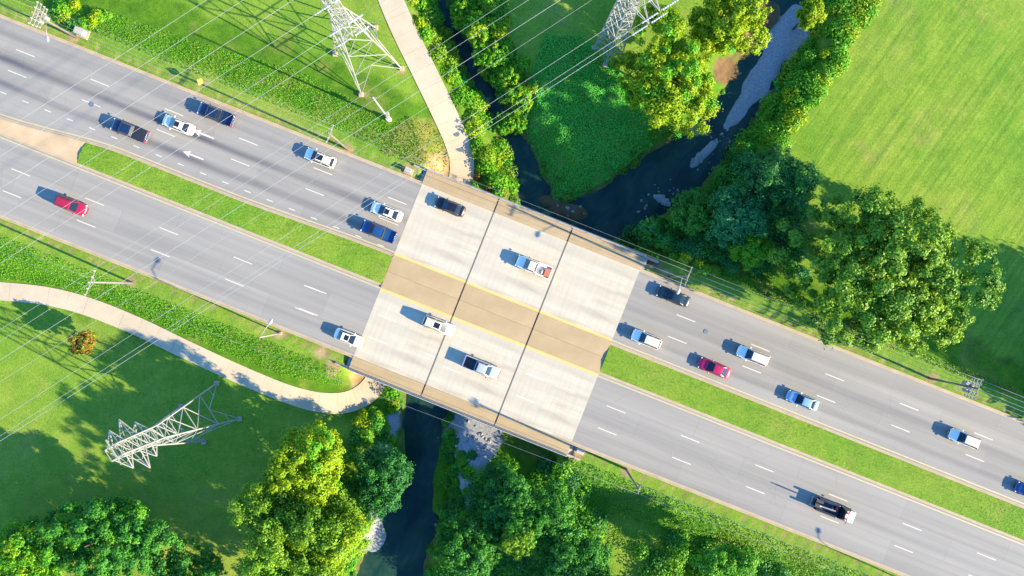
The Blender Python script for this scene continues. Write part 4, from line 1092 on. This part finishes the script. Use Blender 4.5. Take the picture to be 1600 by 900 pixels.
def cover_plate(px, py, z, label, r=.62, sq=1.0, what='cover_or_shade_disc'):
    p = P(px, py, z); bm = bmesh.new(); bmesh.ops.create_cone(bm, cap_ends=True, segments=20, radius1=r, radius2=r * .97, depth=.05)
    o = link(what, from_bm(what, bm), M['iron_shade']); o.scale = (1, sq, 1); o.rotation_euler = (0, 0, YAW); o.location = (p.x, p.y, z + .02); tag(o, label, 'manhole cover', 'manhole covers')  # real covers, and the discs that paint shadow ovals on the upper path
def path_z(px, py):
    p = P(px, py, -2.6); d, q = dist_poly(np.array([p.x]), np.array([p.y]), PATH_S[:, :2]); i = int(q[0]); f = q[0] - i
    return PATH_S[i, 2] * (1 - f) + PATH_S[min(i + 1, len(PATH_S) - 1), 2] * f + .085
cover_plate(713, 209, path_z(713, 209), 'dark disc painting a round shadow higher up on the upper path', .55, .8)  # dark disc laid down as a painted shadow blob, not a real cover
cover_plate(718, 233, path_z(718, 233), 'dark disc painting an oval shadow near the bend of the upper path', .8, .5)  # flattened dark disc, likewise a shadow blob put into colour
cover_plate(568, 626, path_z(568, 626), 'dark oval cover on the bend of the lower path', .7, .6)
cover_plate(1103, 518, 0.0, 'round manhole cover in the road east of the bridge', .35)
cover_plate(143, 163, 0.0, 'round manhole cover in the road at the west end', .4)

# ------------------------------------------------------------------ vehicles
def loft(secs, name):
    """closed hull from half sections (x, [(y,z)...]) mirrored across y"""
    vs = []; fs = []; n = len(secs[0][1]); full = 2 * n - 2
    for x, pts in secs:
        ring = [(y, z) for y, z in pts] + [(-y, z) for y, z in pts[-2:0:-1]]
        for y, z in ring: vs.append((x, y, z))
    for i in range(len(secs) - 1):
        for k in range(full):
            a, b_ = i * full + k, i * full + (k + 1) % full; fs.append((a, b_, b_ + full, a + full))
    fs.append(tuple(range(full))); fs.append(tuple(range((len(secs) - 1) * full, len(secs) * full))[::-1])
    bm = bmesh.new(); me = mesh_py(name, vs, fs); bm.from_mesh(me); bpy.data.meshes.remove(me)
    return from_bm(name, bm)
def hull(st, name='body', zb=.28):
    secs = []
    for (x, hw, zt) in st:
        zz = max(zt, zb + .12)
        secs.append((x, [(0, zb), (hw * .8, zb), (hw * .97, zb + .08), (hw, zb + (zz - zb) * .45), (hw * .98, zb + (zz - zb) * .78), (hw * .90, zz - .02), (hw * .6, zz + .015), (0, zz + .03)]))
    return loft(secs, name)
def slab_quad(name, q, inset, mat, parent, t0=-.01, t1=.014):
    """thin glazing panel laid on a quad, inset from its edges"""
    q = [Vector(p) for p in q]; c = sum(q, Vector()) / 4; q = [p.lerp(c, inset) for p in q]
    n = (q[1] - q[0]).cross(q[3] - q[0]).normalized()
    vs = [p + n * t0 for p in q] + [p + n * t1 for p in q]
    return link(name, mesh_py(name, vs, [(3, 2, 1, 0), (4, 5, 6, 7), (0, 1, 5, 4), (1, 2, 6, 5), (2, 3, 7, 6), (3, 0, 4, 7)]), mat, parent)
def cabin(parent, mat, xb0, xb1, xr0, xr1, zb, zr, hb, hr, roofmat=None, pillars=True):
    """greenhouse: painted frame, roof panel, four kinds of glass"""
    B = [Vector((xb1, -hb, zb)), Vector((xb1, hb, zb)), Vector((xb0, hb, zb)), Vector((xb0, -hb, zb))]
    T = [Vector((xr1, -hr, zr)), Vector((xr1, hr, zr)), Vector((xr0, hr, zr)), Vector((xr0, -hr, zr))]
    bm = bmesh.new(); v = [bm.verts.new(p) for p in B + T]
    for f in ((0, 1, 5, 4), (1, 2, 6, 5), (2, 3, 7, 6), (3, 0, 4, 7), (4, 5, 6, 7)): bm.faces.new([v[i] for i in f])
    bmesh.ops.bevel(bm, geom=[e for e in bm.edges if len(e.link_faces) == 2], offset=.05, segments=2, affect='EDGES')
    o = link('cabin_frame', from_bm('cabin_frame', bm), mat, parent); smooth_angle(o, 35)
    slab_quad('windshield', [B[0], B[1], T[1], T[0]], .09, M['glass'], parent)
    slab_quad('rear_window', [B[2], B[3], T[3], T[2]], .10, M['glass'], parent)
    for s, (a, b_, c_, d) in ((1, (B[1], B[2], T[2], T[1])), (-1, (B[3], B[0], T[0], T[3]))):
        m0 = a.lerp(b_, .5); m1 = d.lerp(c_, .5)
        slab_quad('side_window', [a, m0, m1, d], .10, M['glass'], parent); slab_quad('side_window', [m0, b_, c_, m1], .10, M['glass'], parent)
    c = [p.lerp(sum(T, Vector()) / 4, .05) for p in T]
    vs = []; nseg = 6
    for i in range(nseg + 1):
        for j in range(nseg + 1):
            a, b_ = i / nseg, j / nseg; p = c[3].lerp(c[0], a).lerp(c[2].lerp(c[1], a), b_)
            p = p + Vector((0, 0, .012 + .045 * math.sin(math.pi * min(max(a, .0), 1)) ** .5 * math.sin(math.pi * b_) ** .5)); vs.append(p)
    fs = [(i * (nseg + 1) + j, (i + 1) * (nseg + 1) + j, (i + 1) * (nseg + 1) + j + 1, i * (nseg + 1) + j + 1) for i in range(nseg) for j in range(nseg)]
    r = link('roof', mesh_py('roof', vs, fs, True), roofmat or mat, parent)
    return r
WHEEL = {}
def wheels(parent, xs, y, r=.33, wd=.22):
    if (r, wd) not in WHEEL:
        bm = bmesh.new(); bmesh.ops.create_cone(bm, cap_ends=True, segments=18, radius1=r, radius2=r, depth=wd, matrix=Matrix.Rotation(math.pi / 2, 4, 'X'))
        bmesh.ops.bevel(bm, geom=[e for e in bm.edges if e.calc_face_angle(0) > 1], offset=.03, segments=2, affect='EDGES')
        m1 = from_bm('wheel', bm); m1.materials.append(M['tyre'])
        bm = bmesh.new(); bmesh.ops.create_cone(bm, cap_ends=True, segments=12, radius1=r * .62, radius2=r * .5, depth=.04, matrix=Matrix.Rotation(math.pi / 2, 4, 'X'))
        m2 = from_bm('rim', bm); m2.materials.append(M['rim']); WHEEL[(r, wd)] = (m1, m2)
    m1, m2 = WHEEL[(r, wd)]
    for x in xs:
        for s in (-1, 1):
            wv = link('wheel', m1, None, parent); wv.location = (x, s * y, r)
            rm = link('rim', m2, None, wv); rm.location = (0, s * (wd / 2 + .015), 0)
def lights(parent, xf, xr, hw, zf, zr):
    for s in (-1, 1):
        box_obj('headlight', (xf, s * hw * .78, zf), (.16, .34, .14), M['headlight'], parent, .03, rz=-s * .35)
        box_obj('taillight', (xr, s * hw * .80, zr), (.10, .30, .16), M['taillight'], parent, .02, rz=s * .2)
def mirrors(parent, x, y, z, mat):
    for s in (-1, 1): box_obj('wing_mirror', (x, s * (y + .1), z), (.14, .24, .15), mat, parent, .04)
def place(name, px, py, head, label, cat, group='vehicles on the road', z=0.0):
    p = P(px, py, .7); V = empty(name, (p.x, p.y, z), YAW + (math.pi if head < 0 else 0)); tag(V, label, cat, group); return V
def sedan(px, py, head, mat, label, z=0.0, sunroof=False, L=4.85):
    V = place('sedan_car', px, py, head, label, 'car', z=z); k = L / 4.9; m = M[mat]
    st = [(-2.47, .40, .58), (-2.44, .60, .72), (-2.36, .74, .84), (-2.2, .835, .93), (-1.9, .89, .98), (-1.3, .92, .97), (-.5, .925, .93), (.4, .925, .93), (1.0, .92, .95), (1.55, .895, .88), (1.9, .85, .81), (2.15, .765, .74), (2.32, .65, .66), (2.42, .51, .57), (2.46, .36, .48)]
    o = link('body', hull([(x * k, a, b_) for x, a, b_ in st]), m, V); smooth_angle(o, 40)
    cabin(V, m, -1.85 * k, 1.15 * k, -1.1 * k, .22 * k, .93, 1.43, .80, .60)
    if sunroof: box_obj('sunroof', (-.2, 0, 1.482), (.72, .8, .02), M['glass'], V, .005)
    wheels(V, (-1.45 * k, 1.5 * k), .82); lights(V, 2.2 * k, -2.3 * k, .85, .62, .78); mirrors(V, .72, .9, .98, m)
    box_obj('bumper', (2.40 * k, 0, .42), (.14, .9, .18), M['trim'], V, .04); box_obj('number_plate', (-2.465 * k, 0, .62), (.02, .36, .16), M['c_white'], V)
    return V
def suv(px, py, head, mat, label, z=0.0, sunroof=False, L=4.8, roofmat=None):
    V = place('suv_car', px, py, head, label, 'car', z=z); k = L / 4.8; m = M[mat]
    st = [(-2.42, .52, .68), (-2.40, .72, .88), (-2.33, .83, 1.0), (-2.15, .90, 1.05), (-1.2, .95, 1.05), (.5, .95, 1.04), (1.1, .94, 1.06), (1.6, .92, 1.0), (1.9, .875, .95), (2.12, .80, .88), (2.28, .68, .78), (2.37, .54, .66), (2.41, .38, .55)]
    o = link('body', hull([(x * k, a, b_) for x, a, b_ in st], zb=.34), m, V); smooth_angle(o, 40)
    cabin(V, m, -2.28 * k, 1.2 * k, -1.95 * k, .35 * k, 1.04, 1.68, .84, .64)
    if sunroof: box_obj('sunroof', (-.25, 0, 1.73), (.95, .85, .02), M['glass'], V, .005)
    for s in (-1, 1): bar('roof_rail', (-1.6, s * .56, 1.75), (.1, s * .56, 1.75), .05, M['trim'], V)
    wheels(V, (-1.42 * k, 1.45 * k), .84, .36, .24); lights(V, 2.16 * k, -2.32 * k, .9, .78, .95); mirrors(V, .85, .93, 1.1, m)
    box_obj('bumper', (2.36 * k, 0, .5), (.14, .95, .2), M['trim'], V, .04); box_obj('number_plate', (-2.42 * k, 0, .7), (.02, .36, .16), M['c_white'], V)
    return V
def pickup(px, py, head, mat, label, z=0.0, L=5.7, cab_len=2.3, bedmat='trim', cover_=None, chrome=False):
    V = place('pickup_truck', px, py, head, label, 'pickup', z=z); m = M[mat]; f = L / 2; r = -L / 2
    xc1 = f - 1.35; xc0 = xc1 - cab_len
    st = [(xc0 - .02, .96, 1.12), (xc0 + .4, .98, 1.13), (xc1 - .4, .98, 1.12), (xc1 + .1, .97, 1.15), (f - .8, .95, 1.10), (f - .4, .885, 1.04), (f - .18, .79, .97), (f - .06, .66, .86), (f, .5, .72)]
    o = link('body', hull(st, zb=.42), m, V); smooth_angle(o, 40)
    cabin(V, m, xc0 + .02, xc1 + .12, xc0 + .28, xc1 - .62, 1.12, 1.80, .86, .66)
    # open bed
    bm = bmesh.new(); xb0, xb1 = r + .02, xc0 - .04
    box_bm(bm, ((xb0 + xb1) / 2, 0, .60), (xb1 - xb0, 1.9, .4))
    for s in (-1, 1): box_bm(bm, ((xb0 + xb1) / 2, s * .92, .93), (xb1 - xb0 - .002, .1, .44))
    box_bm(bm, (xb1 - .04, 0, .93), (.07, 1.735, .44))
    link('bed', from_bm('bed', bm), m, V)
    box_obj('bed_liner', ((xb0 + xb1) / 2, 0, .815), (xb1 - xb0 - .16, 1.72, .02), M[bedmat], V)
    box_obj('tailgate', (xb0 + .03, 0, .925), (.06, 1.735, .45), m, V, .01)
    if cover_: box_obj('bed_cover', ((xb0 + xb1) / 2, 0, 1.17), (xb1 - xb0, 1.84, .05), M[cover_], V, .02)
    box_obj('bumper', (r - .06, 0, .55), (.14, 1.75, .2), M['chrome'], V, .03); box_obj('bumper', (f + .02, 0, .55), (.16, 1.2, .24), M['chrome' if chrome else 'trim'], V, .04)
    wheels(V, (r + 1.15, f - 1.0), .86, .39, .27); lights(V, f - .1, r + .03, .93, .85, .9); mirrors(V, xc1 - .25, .98, 1.22, M['trim'])
    return V, (xb0 + xb1) / 2

ZB = 0.015
pickup(203, 204, -1, 'c_navy', 'dark navy pickup with black covered bed in the inner upper lane at the west', cover_='trim', L=5.6)
sedan(278, 195, -1, 'c_white', 'white saloon driving just ahead of the white lane arrow', L=4.95, sunroof=True)
pickup(338, 179, -1, 'c_navy', 'navy pickup with pale tailgate in the outer lane near the yellow sign', L=5.5, bedmat='c_navy', chrome=True)
suv(500, 247, -1, 'c_white', 'white car with large dark sunroof close to the upper kerb', sunroof=True, L=4.75)
sedan(604, 331, -1, 'c_white', 'white saloon about to leave the bridge, abreast of a blue pickup', L=4.95, sunroof=True)
pickup(592, 362, -1, 'c_blue', 'deep blue pickup abreast of the white saloon just off the bridge', L=5.3, bedmat='c_blue')
sedan(703, 323, -1, 'c_black', 'black car in the outer upper lane on the bridge', z=ZB, L=4.7)
_, bx8 = pickup(834, 417, -1, 'c_white', 'white pickup on the bridge with an orange load in its bed', z=ZB, L=5.5, bedmat='c_white', cab_len=1.9)
sedan(1052, 463, -1, 'c_green', 'dark green black saloon under the street lamp arm east of the bridge', L=5.2)
suv(1010, 530, -1, 'c_ice', 'pale ice blue car in the inner lane beside the median at the bridge end', L=4.6)
suv(1176, 556, -1, 'c_ice', 'white boxy car behind the red saloon in the middle lane', L=4.9)
sedan(1116, 575, -1, 'c_red', 'bright pinkish red saloon running beside the east median', L=5.0)
sedan(1254, 626, -1, 'c_steel', 'steel blue saloon following the red saloon beside the median', L=5.0)
suv(1506, 685, -1, 'c_ice', 'white car in the middle lane near the far east end of the upper road', L=4.6)
sedan(1611, 769, -1, 'c_blue', 'dark blue car entering the frame at the east edge beside the median', L=4.8)
suv(112, 321, 1, 'c_crimson', 'crimson car alone on the lower road at the west end', L=4.8)
sedan(545, 528, 1, 'c_white', 'small white car on the lower road just reaching the bridge', L=4.5, sunroof=True)
suv(686, 509, 1, 'c_white', 'white car in the inner lower lane astride a bridge joint', z=ZB, L=5.0, sunroof=True)
pickup(752, 574, 1, 'c_silver', 'silver pickup with dark open bed on the lower half of the bridge', z=ZB, L=5.6)

def tow_truck():
    V = place('tow_truck', 1302, 796, 1, 'black tow truck with pale hood and folded boom on the lower road', 'tow truck')
    bk, wh = M['c_black'], M['c_white']
    st = [(.85, .98, 1.25), (1.3, 1.0, 1.26), (1.9, 1.0, 1.25), (2.3, .97, 1.24), (2.85, .93, 1.16), (3.1, .84, 1.0), (3.2, .7, .8)]
    o = link('body', hull(st, zb=.45), bk, V); smooth_angle(o, 40)
    box_obj('hood', (2.62, 0, 1.25), (.92, 1.72, .08), wh, V, .03)
    cabin(V, bk, .9, 2.3, 1.0, 1.75, 1.25, 2.0, .88, .72)
    lb = box_obj('light_bar', (1.35, 0, 2.13), (.28, 1.3, .14), M['headlight'], V, .04)
    for s in (-1, 1): box_obj('lens', (0, s * .45, .01), (.3, .34, .145), M['taillight'], lb, .04)
    box_obj('chassis', (-1.2, 0, .62), (4.2, .9, .3), M['trim'], V, .02)
    box_obj('deck', (-1.1, 0, .92), (3.8, 1.95, .18), M['trim'], V, .02)
    for s in (-1, 1): box_obj('tool_box', (-1.2, s * .82, 1.22), (3.3, .34, .42), bk, V, .03)
    bar('boom', (.1, 0, 1.5), (-2.7, 0, 2.45), .2, M['boom'], V); bar('boom', (-2.7, 0, 2.45), (-3.15, 0, 2.6), .14, M['steel'], V)
    bar('mast', (-.4, -.3, 1.0), (-.6, 0, 1.75), .12, M['steel'], V); bar('mast', (-.4, .3, 1.0), (-.6, 0, 1.75), .12, M['steel'], V)
    bm = bmesh.new(); bmesh.ops.create_cone(bm, cap_ends=True, segments=14, radius1=.22, radius2=.22, depth=.7, matrix=Matrix.Rotation(math.pi / 2, 4, 'X'))
    d = link('winch_drum', from_bm('winch_drum', bm), M['taillight'], V); d.location = (.15, .3, 1.25)
    bar('wheel_lift', (-2.9, 0, .55), (-3.4, 0, .45), .16, M['steel'], V); bar('wheel_lift', (-3.4, -.8, .45), (-3.4, .8, .45), .14, M['steel'], V)
    wheels(V, (-1.7, 2.3), .86, .42, .3); lights(V, 3.08, -2.98, .95, .9, .95); mirrors(V, 2.0, 1.05, 1.5, M['trim'])
tow_truck()
# load in the white pickup's bed
def bed_load():
    p = P(834, 417, .7); yaw = YAW + math.pi
    def loc(x, y, z): return Vector((p.x + x * math.cos(yaw) - y * math.sin(yaw), p.y + x * math.sin(yaw) + y * math.cos(yaw), z + ZB))
    B = empty('cooler_box', loc(bx8 - .55, .1, .83), yaw + .06); tag(B, 'orange red box at the tailgate end of the white pickup bed', 'box')
    box_obj('tub', (0, 0, .22), (.8, 1.15, .44), M['c_orange'], B, .05); box_obj('lid', (0, 0, .47), (.84, 1.18, .08), M['c_orange'], B, .03)
    G = empty('sack', loc(bx8 + .25, .25, .83), yaw); tag(G, 'tan sack lying in the middle of the white pickup bed', 'sack')
    bm = bmesh.new(); bmesh.ops.create_uvsphere(bm, u_segments=12, v_segments=8, radius=.42); bmesh.ops.scale(bm, vec=(.9, 1.2, .55), verts=bm.verts)
    for v in bm.verts: v.co *= random.uniform(.9, 1.1)
    o = link('cloth', from_bm('cloth', bm, True), M['cabinet'], G); o.location = (0, 0, .22)
    tube('tie', [(0, .42, .25), (0, .6, .3)], .06, M['wood'], G)
bed_load()
